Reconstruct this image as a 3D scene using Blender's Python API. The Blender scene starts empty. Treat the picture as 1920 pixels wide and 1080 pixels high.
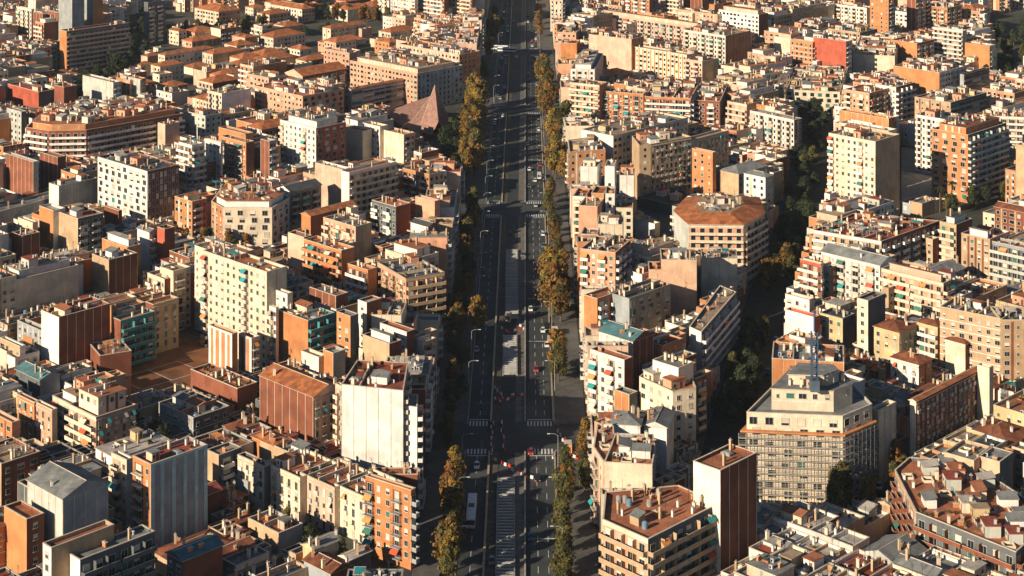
import bpy, math, random
import numpy as np
from math import radians, sin, cos, pi
random.seed(7)
SC = bpy.context.scene
COL = SC.collection
# ------------------------------------------------------------------ camera
F, HOR, CX, HC = 3330.0, -500.0, 960.0, 220.0     # focal length in px of a 1920 frame, horizon row, centre column, camera height (m)
cam_d = bpy.data.cameras.new('camera'); cam = bpy.data.objects.new('camera', cam_d); COL.objects.link(cam)
cam.location = (0, 0, HC); cam.rotation_euler = (radians(90), 0, 0)
cam_d.sensor_width = 36; cam_d.lens = F / 1920 * 36
cam_d.shift_y = -(540 - HOR) / 1920
cam_d.clip_start = 1; cam_d.clip_end = 60000
SC.camera = cam
# ------------------------------------------------------------------ light
SUN_EL, SUN_AZ = radians(21.5), radians(47.5)          # elevation; angle left of straight behind the camera
sv = (-sin(SUN_AZ) * cos(SUN_EL), -cos(SUN_AZ) * cos(SUN_EL), sin(SUN_EL))
w = bpy.data.worlds.new("World"); SC.world = w; w.use_nodes = True
nt = w.node_tree; bg = nt.nodes['Background']
sky = nt.nodes.new('ShaderNodeTexSky'); sky.sky_type = 'NISHITA'; sky.sun_disc = False; sky.air_density = .75; sky.dust_density = .3; sky.ozone_density = 2.0
sky.sun_elevation = SUN_EL; sky.sun_rotation = math.atan2(sv[0], sv[1])
nt.links.new(sky.outputs[0], bg.inputs[0]); bg.inputs[1].default_value = 0.05
sd = bpy.data.lights.new('sun', 'SUN'); sd.energy = 5.0; sd.angle = radians(0.5); sd.color = (1.0, 0.84, 0.64)
so = bpy.data.objects.new('sun', sd); COL.objects.link(so)
from mathutils import Vector
so.rotation_euler = Vector(sv).to_track_quat('Z', 'Y').to_euler()
vs = SC.view_settings; vs.view_transform = 'Standard'; vs.look = 'None'; vs.gamma = 1; vs.exposure = 0.55; vs.use_curve_mapping = False
SC.cycles.max_bounces = 4; SC.cycles.diffuse_bounces = 1; SC.cycles.glossy_bounces = 2
# ------------------------------------------------------------------ projection
def at(px, py, z=0.0):
    Y = F * (HC - z) / (py - HOR)
    return ((px - CX) * Y / F, Y)
def proj(X, Y, z):
    return (CX + F * X / Y, HOR + F * (HC - z) / Y)
def axis(Y): return 0.0075 * Y                     # the avenue's centre line
# ------------------------------------------------------------------ materials
M = {}
def mat(name, col, rough=.85, var=.22, scale=.35, streak=0.0, spec=.2, metal=0, grid=0.0, emit=None, tint=.10, second=None, sec_scale=.12):
    if name in M: return M[name]
    m = bpy.data.materials.new(name); m.use_nodes = True; n = m.node_tree; N = n.nodes; L = n.links
    b = N['Principled BSDF']; b.inputs['Roughness'].default_value = rough; b.inputs['Metallic'].default_value = metal
    b.inputs['Specular IOR Level'].default_value = spec
    tc = N.new('ShaderNodeTexCoord')
    def noise(sc, stretch=None, det=4):
        t = N.new('ShaderNodeTexNoise'); t.inputs['Scale'].default_value = sc; t.inputs['Detail'].default_value = det
        if stretch:
            mp = N.new('ShaderNodeMapping'); mp.inputs['Scale'].default_value = stretch
            L.new(tc.outputs['Object'], mp.inputs[0]); L.new(mp.outputs[0], t.inputs['Vector'])
        else: L.new(tc.outputs['Object'], t.inputs['Vector'])
        return t.outputs[0]
    def mrange(sock, a, b_, c, d):
        r = N.new('ShaderNodeMapRange'); L.new(sock, r.inputs[0])
        for i, v in zip((1, 2, 3, 4), (a, b_, c, d)): r.inputs[i].default_value = v
        return r.outputs[0]
    def mul(a, b_):
        q = N.new('ShaderNodeMath'); q.operation = 'MULTIPLY'; L.new(a, q.inputs[0]); L.new(b_, q.inputs[1]); return q.outputs[0]
    f = mrange(noise(scale), .3, .7, 1 - var, 1 + var * .5)
    f = mul(f, mrange(noise(scale * 7, det=2), .3, .7, 1 - var * .45, 1 + var * .25))
    if streak: f = mul(f, mrange(noise(1.0, (1.3, 1.3, .10)), .35, .7, 1 + streak * .3, 1 - streak))
    oi = N.new('ShaderNodeObjectInfo'); f = mul(f, mrange(oi.outputs['Random'], 0, 1, 1 - tint, 1 + tint))
    if grid:
        bt = N.new('ShaderNodeTexBrick'); bt.inputs['Scale'].default_value = grid; bt.offset = .5
        bt.inputs['Color1'].default_value = (1, 1, 1, 1); bt.inputs['Color2'].default_value = (.80, .80, .80, 1); bt.inputs['Mortar'].default_value = (.62, .62, .62, 1)
        bt.inputs['Mortar Size'].default_value = .02
        L.new(tc.outputs['Object'], bt.inputs['Vector']); f = mul(f, bt.outputs['Color'])
    rgb = N.new('ShaderNodeRGB'); rgb.outputs[0].default_value = (*col, 1); cs = rgb.outputs[0]
    if second:
        mx = N.new('ShaderNodeMix'); mx.data_type = 'RGBA'
        L.new(mrange(noise(sec_scale, det=6), .47, .56, 0, 1), mx.inputs[0]); L.new(cs, mx.inputs[6]); mx.inputs[7].default_value = (*second, 1)
        cs = mx.outputs[2]
    vm = N.new('ShaderNodeVectorMath'); vm.operation = 'SCALE'; L.new(cs, vm.inputs[0]); L.new(f, vm.inputs['Scale'])
    L.new(vm.outputs[0], b.inputs['Base Color'])
    M[name] = m; return m
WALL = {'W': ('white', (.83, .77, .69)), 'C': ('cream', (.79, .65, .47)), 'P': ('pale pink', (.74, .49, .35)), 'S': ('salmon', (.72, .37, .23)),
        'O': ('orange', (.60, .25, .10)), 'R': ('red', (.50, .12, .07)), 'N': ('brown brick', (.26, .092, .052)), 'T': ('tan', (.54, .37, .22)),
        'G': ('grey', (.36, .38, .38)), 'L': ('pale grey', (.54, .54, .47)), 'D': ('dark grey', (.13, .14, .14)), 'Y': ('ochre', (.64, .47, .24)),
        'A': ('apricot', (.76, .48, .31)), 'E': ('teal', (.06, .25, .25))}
ROOF = {'r': ('terracotta deck roof', (.47, .175, .085)), 'R': ('dark red deck roof', (.38, .09, .055)), 'g': ('grey roof', (.27, .28, .27)),
        'w': ('whitish roof', (.58, .53, .46)), 'd': ('dark flat roof', (.08, .09, .10)), 't': ('orange tile roof', (.54, .19, .075)),
        'b': ('sandy deck roof', (.47, .34, .23)), 'e': ('teal metal roof', (.11, .26, .28)), 'k': ('brown tile roof', (.30, .11, .06))}
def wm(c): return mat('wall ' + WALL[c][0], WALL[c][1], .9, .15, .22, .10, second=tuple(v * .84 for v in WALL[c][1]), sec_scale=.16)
def rm(c):
    if c in 'tk': return mat('roof ' + ROOF[c][0], ROOF[c][1], .9, .3, .5, 0, grid=1.6, second=tuple(v * .7 for v in ROOF[c][1]), sec_scale=.3)
    return mat('roof ' + ROOF[c][0], ROOF[c][1], .9, .34, .3, 0, grid=.5, second=tuple(v * .72 + .03 for v in ROOF[c][1]), sec_scale=.22)
GLASS = mat('window glass', (.018, .024, .028), .12, .3, .5, spec=.6)
FRAME = mat('window frame', (.55, .50, .43), .6)
BLIND = mat('roller blind', (.62, .54, .42), .7, tint=.3)
SHUT = mat('brown shutter', (.16, .085, .05), .7, tint=.3)
GREENB = mat('green blind', (.05, .18, .13), .7)
DARK = mat('dark opening', (.02, .02, .022), .8)
TEAL = mat('teal fabric', (.03, .30, .30), .8); REDF = mat('red fabric', (.62, .10, .05), .8); ORF = mat('orange fabric', (.75, .28, .08), .8)
RAIL = mat('iron railing', (.05, .05, .05), .5)
CONC = mat('concrete', (.33, .31, .28), .9, .3); COPE = mat('coping', (.60, .50, .38), .9)
PAINT = mat('white paint', (.62, .62, .60), .8, .35, 1.2)
# ------------------------------------------------------------------ mesh collecting
class MB:
    def __init__(s): s.v = []; s.f = []; s.m = []; s.mats = []
    def mi(s, m):
        if m not in s.mats: s.mats.append(m)
        return s.mats.index(m)
    def face(s, pts, m):
        k = len(s.v); s.v += [tuple(p) for p in pts]; s.f.append(tuple(range(k, k + len(pts)))); s.m.append(s.mi(m))
    def box(s, c, size, m, ang=0.0, top=None, taper=1.0):
        """c = centre of the base, size = (x,y,z)"""
        ca, sa = cos(ang), sin(ang); k = len(s.v); a, b, h = size[0] / 2, size[1] / 2, size[2]
        for z, t in ((0, 1), (h, taper)):
            for x, y in ((-a, -b), (a, -b), (a, b), (-a, b)):
                s.v.append((c[0] + (x * ca - y * sa) * t, c[1] + (x * sa + y * ca) * t, c[2] + z))
        mi = s.mi(m); mt = s.mi(top) if top else mi
        for q, fm in (((0, 1, 5, 4), mi), ((1, 2, 6, 5), mi), ((2, 3, 7, 6), mi), ((3, 0, 4, 7), mi), ((4, 5, 6, 7), mt), ((3, 2, 1, 0), mi)):
            s.f.append(tuple(k + i for i in q)); s.m.append(fm)
    def obox(s, A, B, n, o0, o1, z0, z1, m):
        """box along the wall line A->B, from o0 to o1 metres outward of it"""
        P = [(A[0] + n[0] * o0, A[1] + n[1] * o0), (A[0] + n[0] * o1, A[1] + n[1] * o1), (B[0] + n[0] * o1, B[1] + n[1] * o1), (B[0] + n[0] * o0, B[1] + n[1] * o0)]
        s.prism(P, z0, z1, m)
    def prism(s, P, z0, z1, m, top=None):
        ar = sum(P[i][0] * P[(i + 1) % len(P)][1] - P[(i + 1) % len(P)][0] * P[i][1] for i in range(len(P)))
        if ar < 0: P = P[::-1]
        k = len(s.v); n = len(P); s.v += [(p[0], p[1], z0) for p in P] + [(p[0], p[1], z1) for p in P]
        mi = s.mi(m)
        for i in range(n):
            j = (i + 1) % n; s.f.append((k + i, k + j, k + n + j, k + n + i)); s.m.append(mi)
        s.f.append(tuple(range(k + n, k + 2 * n))); s.m.append(s.mi(top) if top else mi)
        s.f.append(tuple(range(k + n - 1, k - 1, -1))); s.m.append(mi)
    def tube(s, pts, r, m, n=6):
        mi = s.mi(m); k0 = len(s.v)
        for i, p in enumerate(pts):
            p = Vector(p); d = (Vector(pts[min(i + 1, len(pts) - 1)]) - Vector(pts[max(i - 1, 0)])).normalized()
            u = d.orthogonal().normalized(); v = d.cross(u); rr = r[i] if isinstance(r, (list, tuple)) else r
            for j in range(n):
                a = 2 * pi * j / n; q = p + (u * cos(a) + v * sin(a)) * rr; s.v.append(tuple(q))
        for i in range(len(pts) - 1):
            for j in range(n):
                a = k0 + i * n + j; b = k0 + i * n + (j + 1) % n; s.f.append((a, b, b + n, a + n)); s.m.append(mi)
        s.f.append(tuple(k0 + j for j in range(n))[::-1]); s.m.append(mi)
        s.f.append(tuple(k0 + (len(pts) - 1) * n + j for j in range(n))); s.m.append(mi)
    def mesh(s, name):
        me = bpy.data.meshes.new(name); me.from_pydata(s.v, [], s.f)
        for m in s.mats: me.materials.append(m)
        me.polygons.foreach_set('material_index', s.m); me.update(); return me
def obj(name, me, parent=None, loc=(0, 0, 0), rz=0.0, scale=None):
    if isinstance(me, MB): me = me.mesh(name)
    o = bpy.data.objects.new(name, me); COL.objects.link(o); o.location = loc
    if rz: o.rotation_euler = (0, 0, rz)
    if scale: o.scale = scale
    if parent: o.parent = parent
    return o
def tag(o, label, cat, group=None, kind=None):
    o['label'] = label; o['category'] = cat
    if group: o['group'] = group
    if kind: o['kind'] = kind
    return o
def thing(name, label, cat, loc, rz=0, group=None):
    e = bpy.data.objects.new(name, None); COL.objects.link(e); e.location = loc; e.rotation_euler = (0, 0, rz); e.empty_display_size = .5
    return tag(e, label, cat, group)
def struct(name, mb, label=None):
    o = obj(name, mb); o['kind'] = 'structure'
    return o
# ------------------------------------------------------------------ shared part meshes
_cache = {}
def window_mesh(wd, ht, var):
    k = ('win', wd, ht, var)
    if k not in _cache:
        b = MB(); fr = .09
        b.box((0, -.03, -ht / 2), (wd, .06, ht), [GLASS, GLASS, GLASS, BLIND, SHUT, GREENB][var])          # pane or closed blind
        if var in (1, 2):
            hh = ht * (.45 if var == 1 else .7); b.box((0, -.055, ht / 2 - hh), (wd - .1, .05, hh), BLIND)
        b.box((0, -.06, ht / 2), (wd + .2, .12, .12), FRAME); b.box((0, -.1, -ht / 2 - .12), (wd + .3, .2, .12), FRAME)
        for x in (-wd / 2, wd / 2): b.box((x, -.06, -ht / 2), (fr, .12, ht), FRAME)
        if var < 2: b.box((0, -.05, -ht / 2), (.06, .08, ht), FRAME)
        _cache[k] = b.mesh('window')
    return _cache[k]
def balcony_mesh(L, dep, kind, c):
    L = round(L * 2) / 2; k = ('bal', L, dep, kind, c)
    if k not in _cache:
        b = MB(); wmt = wm(c)
        b.box((0, -dep / 2, -.2), (L, dep, .2), wmt)
        if kind == 'rail':
            b.box((0, -dep + .03, .95), (L, .05, .05), RAIL)
            for i in range(int(L / .35) + 1): b.box((-L / 2 + .03 + i * (L - .06) / int(L / .35), -dep + .03, 0), (.035, .035, .95), RAIL)
            for x in (-L / 2 + .02, L / 2 - .02): b.box((x, -dep / 2, .95), (.05, dep, .05), RAIL)
        else:
            b.box((0, -dep + .06, 0), (L, .12, .95), wmt)
            for x in (-L / 2 + .06, L / 2 - .06): b.box((x, -dep / 2 + .06, 0), (.12, dep - .12, .95), wmt)
            if L > 7:
                for i in range(1, int(L / 5) + 1): b.box((-L / 2 + i * L / (int(L / 5) + 1), -dep / 2, 0), (.14, dep - .3, 2.75), wmt)
            b.box((0, -dep + .06, .95), (L + .02, .16, .06), COPE)
        _cache[k] = b.mesh('balcony')
    return _cache[k]
def awning_mesh(wd, m):
    k = ('awn', wd, m.name)
    if k not in _cache:
        b = MB(); P = [(-wd / 2, -1.15), (wd / 2, -1.15), (wd / 2, -.05), (-wd / 2, -.05)]
        z = [-1.0, -1.0, 0, 0]
        lo = [(p[0], p[1], q) for p, q in zip(P, z)]; hi = [(p[0], p[1], q + .07) for p, q in zip(P, z)]
        b.face(hi, m); b.face(lo[::-1], m)
        for i in range(4): j = (i + 1) % 4; b.face([lo[i], lo[j], hi[j], hi[i]], m)
        _cache[k] = b.mesh('awning')
    return _cache[k]
# ------------------------------------------------------------------ rooftop pieces
def roof_piece(kind, var):
    k = ('rp', kind, var)
    if k in _cache: return _cache[k]
    b = MB()
    if kind == 'stair_hut':
        wd, dp, h = [(3.2, 4.2, 2.6), (4.5, 3.4, 2.7), (2.4, 2.8, 2.3), (5.5, 3.8, 3.0)][var % 4]
        wmt = wm('WCPLYS'[var % 6]); rmt = rm('rwgRbr'[var % 6])
        b.box((0, 0, 0), (wd, dp, h), wmt); b.box((0, 0, h), (wd + .5, dp + .5, .18), rmt)
        b.box((wd * .2, -dp / 2 - .02, 0), (.9, .06, 2.0), SHUT); b.box((-wd * .25, -dp / 2 - .02, 1), (.7, .06, .7), GLASS)
        if var % 2: b.box((wd * .3, dp * .2, h + .18), (.6, .6, 1.1), wmt)
    elif kind == 'shed':
        wmt = wm('WLCT'[var % 4]); rmt = rm('gwrg'[var % 4]); wd, dp = [(5, 3), (4, 4), (6.5, 2.6), (3, 2.4)][var % 4]
        b.box((0, 0, 0), (wd, dp, 2.1), wmt)
        P = [(-wd / 2 - .2, -dp / 2 - .3, 2.12), (wd / 2 + .2, -dp / 2 - .3, 2.12), (wd / 2 + .2, dp / 2 + .2, 2.9), (-wd / 2 - .2, dp / 2 + .2, 2.9)]
        Q = [(p[0], p[1], p[2] + .12) for p in P]; b.face(Q, rmt); b.face(P[::-1], rmt)
        for i in range(4): j = (i + 1) % 4; b.face([P[i], P[j], Q[j], Q[i]], rmt)
    elif kind == 'chimney':
        h = [1.5, 2.2, 1.1, 2.8][var % 4]; wmt = wm('WCOT'[var % 4]); b.box((0, 0, 0), ([.6, .9, 1.4, .6][var % 4], .6, h), wmt); b.box((0, 0, h), ([.75, 1.1, 1.6, .75][var % 4], .8, .12), COPE)
        b.box((0, 0, h + .12), (.3, .3, .4), CONC)
    elif kind == 'air_conditioner':
        b.box((0, 0, .1), (1.0, .5, .85), mat('machine white', (.6, .6, .58), .5)); b.box((-.1, -.26, .2), (.6, .03, .6), DARK)
    elif kind == 'water_tank':
        b.tube([(0, 0, 0), (0, 0, .1), (0, 0, 1.6), (0, 0, 1.9)], [.7, .75, .75, .3], [CONC, mat('tank blue', (.16, .26, .33), .5)][int(var == 3)], 10)
    elif kind == 'antenna':
        b.tube([(0, 0, 0), (0, 0, 4)], .05, RAIL, 4)
        for z, l in ((3.9, .8), (3.5, 1.1), (3.1, .6)): b.box((0, 0, z), (l, .05, .05), RAIL)
    elif kind == 'pergola':
        for x in (-2, 2):
            for y in (-1.2, 1.2): b.box((x, y, 0), (.12, .12, 2.2), FRAME)
        for i in range(8): b.box((-2.1 + i * .6, 0, 2.2), (.12, 3.0, .12), FRAME)
        b.box((0, 0, 2.33), (3.6, 2.4, .05), [mat('canvas', (.6, .53, .42), .9), TEAL, rm('g'), ORF][var % 4])
    elif kind == 'skylight':
        b.box((0, 0, 0), (3.0, 2.0, .5), CONC); b.box((0, 0, .5), (2.8, 1.8, .25), mat('skylight glass', (.25, .32, .33), .25), taper=.6)
    elif kind == 'planter':
        rr = random.Random(var); b.box((0, 0, 0), (1.8, .5, .45), rm('r'))
        g = mat('pot plants', (.05, .09, .03), .9, .5, 3)
        for i in range(14):
            x, y, z = rr.uniform(-.85, .85), rr.uniform(-.2, .2), rr.uniform(.5, 1.1); s_ = rr.uniform(.2, .45); a = rr.uniform(0, 3)
            b.face([(x - s_ * cos(a), y - s_ * sin(a), z - s_ * .5), (x + s_ * cos(a), y + s_ * sin(a), z - s_ * .3), (x + s_ * .3, y, z + s_)], g)
    elif kind == 'lightwell':
        b.box((0, 0, -.02), (2.6, 2.6, .08), DARK)
        for s_ in (-1, 1): b.box((s_ * 1.3, 0, 0), (.25, 2.85, .7), wm('C')); b.box((0, s_ * 1.3, 0), (2.35, .25, .7), wm('C'))
    elif kind == 'laundry':
        for x in (-2, 2): b.box((x, 0, 0), (.08, .08, 1.8), RAIL)
        cl = [PAINT, BLIND, TEAL, REDF]; rr = random.Random(var)
        for i in range(6): b.box((-1.7 + i * .65, 0, .8 + rr.random() * .3), (.5, .03, .85), rr.choice(cl[:2] + cl))
    _cache[k] = b.mesh(kind); return _cache[k]
KINDS = ['stair_hut'] * 4 + ['shed'] * 3 + ['chimney'] * 7 + ['air_conditioner'] * 4 + ['water_tank', 'antenna', 'antenna', 'antenna', 'pergola', 'pergola', 'skylight', 'planter', 'planter', 'lightwell', 'lightwell', 'laundry']
FOOT = {'stair_hut': 2.4, 'shed': 2.8, 'chimney': .7, 'air_conditioner': .7, 'water_tank': .9, 'antenna': .3, 'pergola': 2.2, 'skylight': 1.6, 'planter': .9, 'lightwell': 1.6, 'laundry': 1.8}
def inside(P, x, y, mg=0.0):
    n = len(P)
    for i in range(n):
        ax, ay = P[i]; bx, by = P[(i + 1) % n]; dx, dy = bx - ax, by - ay; l = math.hypot(dx, dy) or 1
        if ((x - ax) * dy - (y - ay) * dx) / l > -mg: return False
    return True
def inpoly(P, x, y):
    c = False; n = len(P); j = n - 1
    for i in range(n):
        if (P[i][1] > y) != (P[j][1] > y) and x < (P[j][0] - P[i][0]) * (y - P[i][1]) / (P[j][1] - P[i][1]) + P[i][0]: c = not c
        j = i
    return c
def area(P): return abs(sum(P[i][0] * P[(i + 1) % len(P)][1] - P[(i + 1) % len(P)][0] * P[i][1] for i in range(len(P)))) / 2
def cen(P): return (sum(p[0] for p in P) / len(P), sum(p[1] for p in P) / len(P))
def shrink(P, d):
    """move every edge of a convex polygon inward by d (list or number)"""
    n = len(P); D = d if isinstance(d, (list, tuple)) else [d] * n; out = []
    for i in range(n):
        a, b, c = P[i - 1], P[i], P[(i + 1) % n]
        d1 = Vector((b[0] - a[0], b[1] - a[1])).normalized(); d2 = Vector((c[0] - b[0], c[1] - b[1])).normalized()
        n1 = Vector((-d1.y, d1.x)); n2 = Vector((-d2.y, d2.x)); cr = d1.x * d2.y - d1.y * d2.x
        p1 = Vector(b) + n1 * D[i - 1]; p2 = Vector(b) + n2 * D[i]
        if abs(cr) < 1e-4: out.append(tuple(p1)); continue
        t = ((p2.x - p1.x) * d2.y - (p2.y - p1.y) * d2.x) / cr; out.append(tuple(p1 + d1 * t))
    return out
def clutter(e, P, z, rng, detail, dens=1.0, palette=None, mesh=None, org=(0, 0)):
    """P in local coordinates of e (or offset by org into the merged mesh)"""
    A = area(P); n = int(A / (11 if detail else 16) * dens); n = min(n, int(26 if A < 500 else A / 19) if detail else max(8, int(A / 34)))
    ang = math.atan2(P[1][1] - P[0][1], P[1][0] - P[0][0]); placed = []
    xs = [p[0] for p in P]; ys = [p[1] for p in P]
    if detail and A > 90 and len(P) == 4:                              # party walls across the roof
        L_, F_, R_, B_ = P; L1 = math.dist(L_, F_); k = int(L1 / 8.5)
        for i in range(1, k + 1):
            if rng.random() < .25: continue
            t = (i + rng.uniform(-.15, .15)) / (k + 1); a = (L_[0] + (F_[0] - L_[0]) * t, L_[1] + (F_[1] - L_[1]) * t); q = (B_[0] + (R_[0] - B_[0]) * t, B_[1] + (R_[1] - B_[1]) * t)
            b = MB(); dx, dy = q[0] - a[0], q[1] - a[1]; l = math.hypot(dx, dy); nn = (dy / l, -dx / l); hh = rng.uniform(.7, 1.5)
            b.obox(a, q, nn, -.13, .13, 0, hh, wm(rng.choice('WCPO'))); b.obox(a, q, nn, -.2, .2, hh, hh + .09, COPE)
            obj('party_wall', b, e, (0, 0, z))
    for t in range(n * 6):
        if len(placed) >= n: break
        kd = rng.choice(palette or KINDS) if (detail or rng.random() < .2) else rng.choice(['stair_hut', 'shed', 'stair_hut', 'chimney'])
        r = FOOT[kd]; x = rng.uniform(min(xs), max(xs)); y = rng.uniform(min(ys), max(ys))
        if not inside(P, x, y, r + .3): continue
        if any(math.hypot(x - a, y - b_) < (r + c) * .85 for a, b_, c in placed): continue
        placed.append((x, y, r)); var = rng.randrange(12); rz = ang + rng.choice((0, 0, 0, pi / 2))
        if mesh is None: obj(kd, roof_piece(kd, var), e, (x, y, z), rz)
        else:
            me = roof_piece(kd, var); ca, sa = cos(rz), sin(rz); k = len(mesh.v)
            mesh.v += [(v.co.x * ca - v.co.y * sa + x + org[0], v.co.x * sa + v.co.y * ca + y + org[1], v.co.z + z) for v in me.vertices]
            for p in me.polygons: mesh.f.append(tuple(k + i for i in p.vertices)); mesh.m.append(mesh.mi(me.materials[p.material_index]))
# ------------------------------------------------------------------ facades
AWN = [TEAL, TEAL, GREENB, ORF, REDF, BLIND]
def facade(e, mb, A, B, z0, z1, sty, cols, detail, rng, budget, balc='solid', awn=.10, balcol='W', fh=3.0):
    L = math.dist(A, B)
    if L < 1.5 or z1 - z0 < 2: return
    d = ((B[0] - A[0]) / L, (B[1] - A[1]) / L); n = (d[1], -d[0]); rz = math.atan2(d[1], d[0])
    if sty == 'n': return
    def P(t, o=0.0): return (A[0] + d[0] * t + n[0] * o, A[1] + d[1] * t + n[1] * o)
    if sty in 'pq':
        m = mat('pale teal cladding', (.42, .60, .58), .7) if (sty == 'q' and cols == 'G') else wm('W' if sty == 'q' else ('C' if cols != 'C' and cols != 'W' else 'L')); k = max(1, int(round(L / (3.6 if sty == 'p' else 3.4)))); wd = .16 if sty == 'p' else 1.2
        for i in range(k + 1):
            t = min(max(i * L / k, wd / 2), L - wd / 2); mb.obox(P(t - wd / 2), P(t + wd / 2), n, .002, .10, z0, z1 - .02, m)
        if sty == 'q': mb.obox(P(0), P(L), n, .003, .12, z1 - .6, z1 - .01, m)
        return
    nf = max(1, int((z1 - z0 - .9) / fh)); zt = z1 - .9
    def floor_z(i): return zt - (i + 1) * fh                            # floor level of storey i from the top
    def win(t, z, wd, ht, o=0.0):
        var = rng.choice((0, 0, 0, 1, 1, 2, 3)) if rng.random() < .96 else 5
        if sty == 'm': var = rng.choice((0, 4, 4, 3))
        if detail and budget[0] > 0:
            budget[0] -= 1; p = P(t, o); obj('window', window_mesh(wd, ht, var), e, (p[0], p[1], z + ht / 2), rz)
        else:
            a, b = P(t - wd / 2, o + .05), P(t + wd / 2, o + .05)
            mb.face([(a[0], a[1], z), (b[0], b[1], z), (b[0], b[1], z + ht), (a[0], a[1], z + ht)], [GLASS, GLASS, GLASS, BLIND, SHUT, GREENB][var])
            a, b = P(t - wd / 2 - .15, o + .03), P(t + wd / 2 + .15, o + .03)
            mb.face([(a[0], a[1], z - .15), (b[0], b[1], z - .15), (b[0], b[1], z + ht + .15), (a[0], a[1], z + ht + .15)], FRAME)
    def bal(t, z, wd, dep=1.1):
        if detail:
            p = P(t, .0); obj('balcony', balcony_mesh(wd, dep, balc, balcol), e, (p[0], p[1], z), rz)
        else:
            mb.obox(P(t - wd / 2), P(t + wd / 2), n, .01, dep, z - .2, z, wm(balcol)); mb.obox(P(t - wd / 2), P(t + wd / 2), n, dep - .12, dep, z, z + .95, wm(balcol))
        if rng.random() < (awn if sty != 'v' else max(awn, .3)):
            w_ = min(3.0, round(wd * 2) / 2 - .5)
            if w_ > .8:
                tt = t + (rng.uniform(-.5, .5) * (wd - w_)); p = P(tt, dep * .75); m_ = rng.choice(AWN)
                if detail: obj('awning', awning_mesh(w_, m_), e, (p[0], p[1], z + 2.5), rz)
                else: mb.obox(P(tt - w_ / 2), P(tt + w_ / 2), n, dep * .8, dep + .5, z + 1.4, z + 2.4, m_)
    backm = wm({'O': 'N', 'N': 'N', 'D': 'D', 'S': 'O', 'P': 'O', 'T': 'N', 'G': 'D', 'C': 'S', 'W': 'T', 'L': 'G', 'Y': 'T', 'R': 'N', 'A': 'O', 'E': 'D'}.get(cols, 'T'))  # wall tone behind balconies, mostly darker to paint the shade of a recess
    def strip(t0, t1, za, zb, m, o):                                    # flat wall panel; behind balconies its darker tone paints a recess's shade
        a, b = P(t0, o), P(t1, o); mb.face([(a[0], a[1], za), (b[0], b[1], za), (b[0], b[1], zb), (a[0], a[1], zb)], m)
    cw = None
    if sty == 'w' and L > 6:                                            # window columns of different widths, sometimes with coloured panels between
        cw = [rng.choice((1.25, 1.25, .8, 1.7, 1.25, 2.2 if L > 12 else 1.25)) for _ in range(max(1, int(L / 3.1)))]
        u_ = rng.random()
        if u_ < .42 and cols not in 'A':
            pm = wm({'W': 'P', 'C': rng.choice('OTW'), 'P': 'C', 'S': 'C', 'O': rng.choice('CN'), 'N': 'T', 'T': 'N', 'G': 'L', 'D': 'G', 'L': 'G', 'Y': 'C', 'R': 'C'}.get(cols, 'C'))
            k = len(cw)
            for j in range(1, k, rng.choice((1, 2, 2, 3))): strip(j * L / k - .45, j * L / k + .45, z0 + .5, z1 - .5, pm, .02)
        elif u_ < .65:
            for i in range(nf): mb.obox(P(.0), P(L), n, .003, .12, max(z0 + .3, floor_z(i) - .12), max(z0 + .5, floor_z(i) + .12), wm(balcol))
    for i in range(nf):
        z = floor_z(i)
        if z < z0 - .1: break
        if sty in 'wWmkv':
            sp = {'w': 3.1, 'v': 3.1, 'W': 2.7, 'm': 2.0, 'k': 4.4}[sty]; k = max(1, int(L / sp)); wd, ht = {'w': (1.25, 1.4), 'v': (1.2, 1.4), 'W': (1.05, 2.1), 'm': (1.2, 2.2), 'k': (2.2, 2.0)}[sty]
            for j in range(k):
                t = (j + .5) * L / k + (0.0 if sty != 'k' else (.4 if (i % 2) else -.4))
                if L < wd + .6: continue
                if sty == 'w' and rng.random() < .05: continue
                if cw and len(cw) == k: wd = cw[j]; ht = 1.0 if wd < 1 else 1.4
                if sty == 'v' and j in (0, int(k * .7)):
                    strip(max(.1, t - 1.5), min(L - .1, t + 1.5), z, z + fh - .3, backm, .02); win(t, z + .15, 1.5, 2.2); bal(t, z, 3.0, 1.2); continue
                win(t, z + (.9 if sty in 'wv' else .15 if sty != 'k' else .6), wd, ht)
                if sty == 'W' and rng.random() < .55 and i < nf - 1: bal(t, z + .1, 1.5, .55)
            if sty == 'W' and i == 0: mb.obox(P(0), P(L), n, .003, .22, z + fh - .2, z + fh + .05, COPE)
        elif sty in 'bc':
            unit = 6.6; k = max(1, int(round(L / unit))); u = L / k
            for j in range(k):
                c0 = j * u; first = (sty == 'b')
                tb = c0 + u * (.35 if first else .65); tw = c0 + u * (.82 if first else .18)
                bw = round(min(u * .58, 4.2) * 2) / 2
                if u < 3: win(c0 + u / 2, z + .9, 1.1, 1.4); continue
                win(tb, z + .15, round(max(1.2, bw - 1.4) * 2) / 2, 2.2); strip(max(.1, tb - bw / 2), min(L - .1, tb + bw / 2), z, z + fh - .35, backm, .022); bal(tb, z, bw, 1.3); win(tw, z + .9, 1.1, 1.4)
        elif sty in 'Bt':
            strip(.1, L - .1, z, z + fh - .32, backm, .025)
            seg = 1 if L < 14 else int(L / 10); u = L / seg
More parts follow.
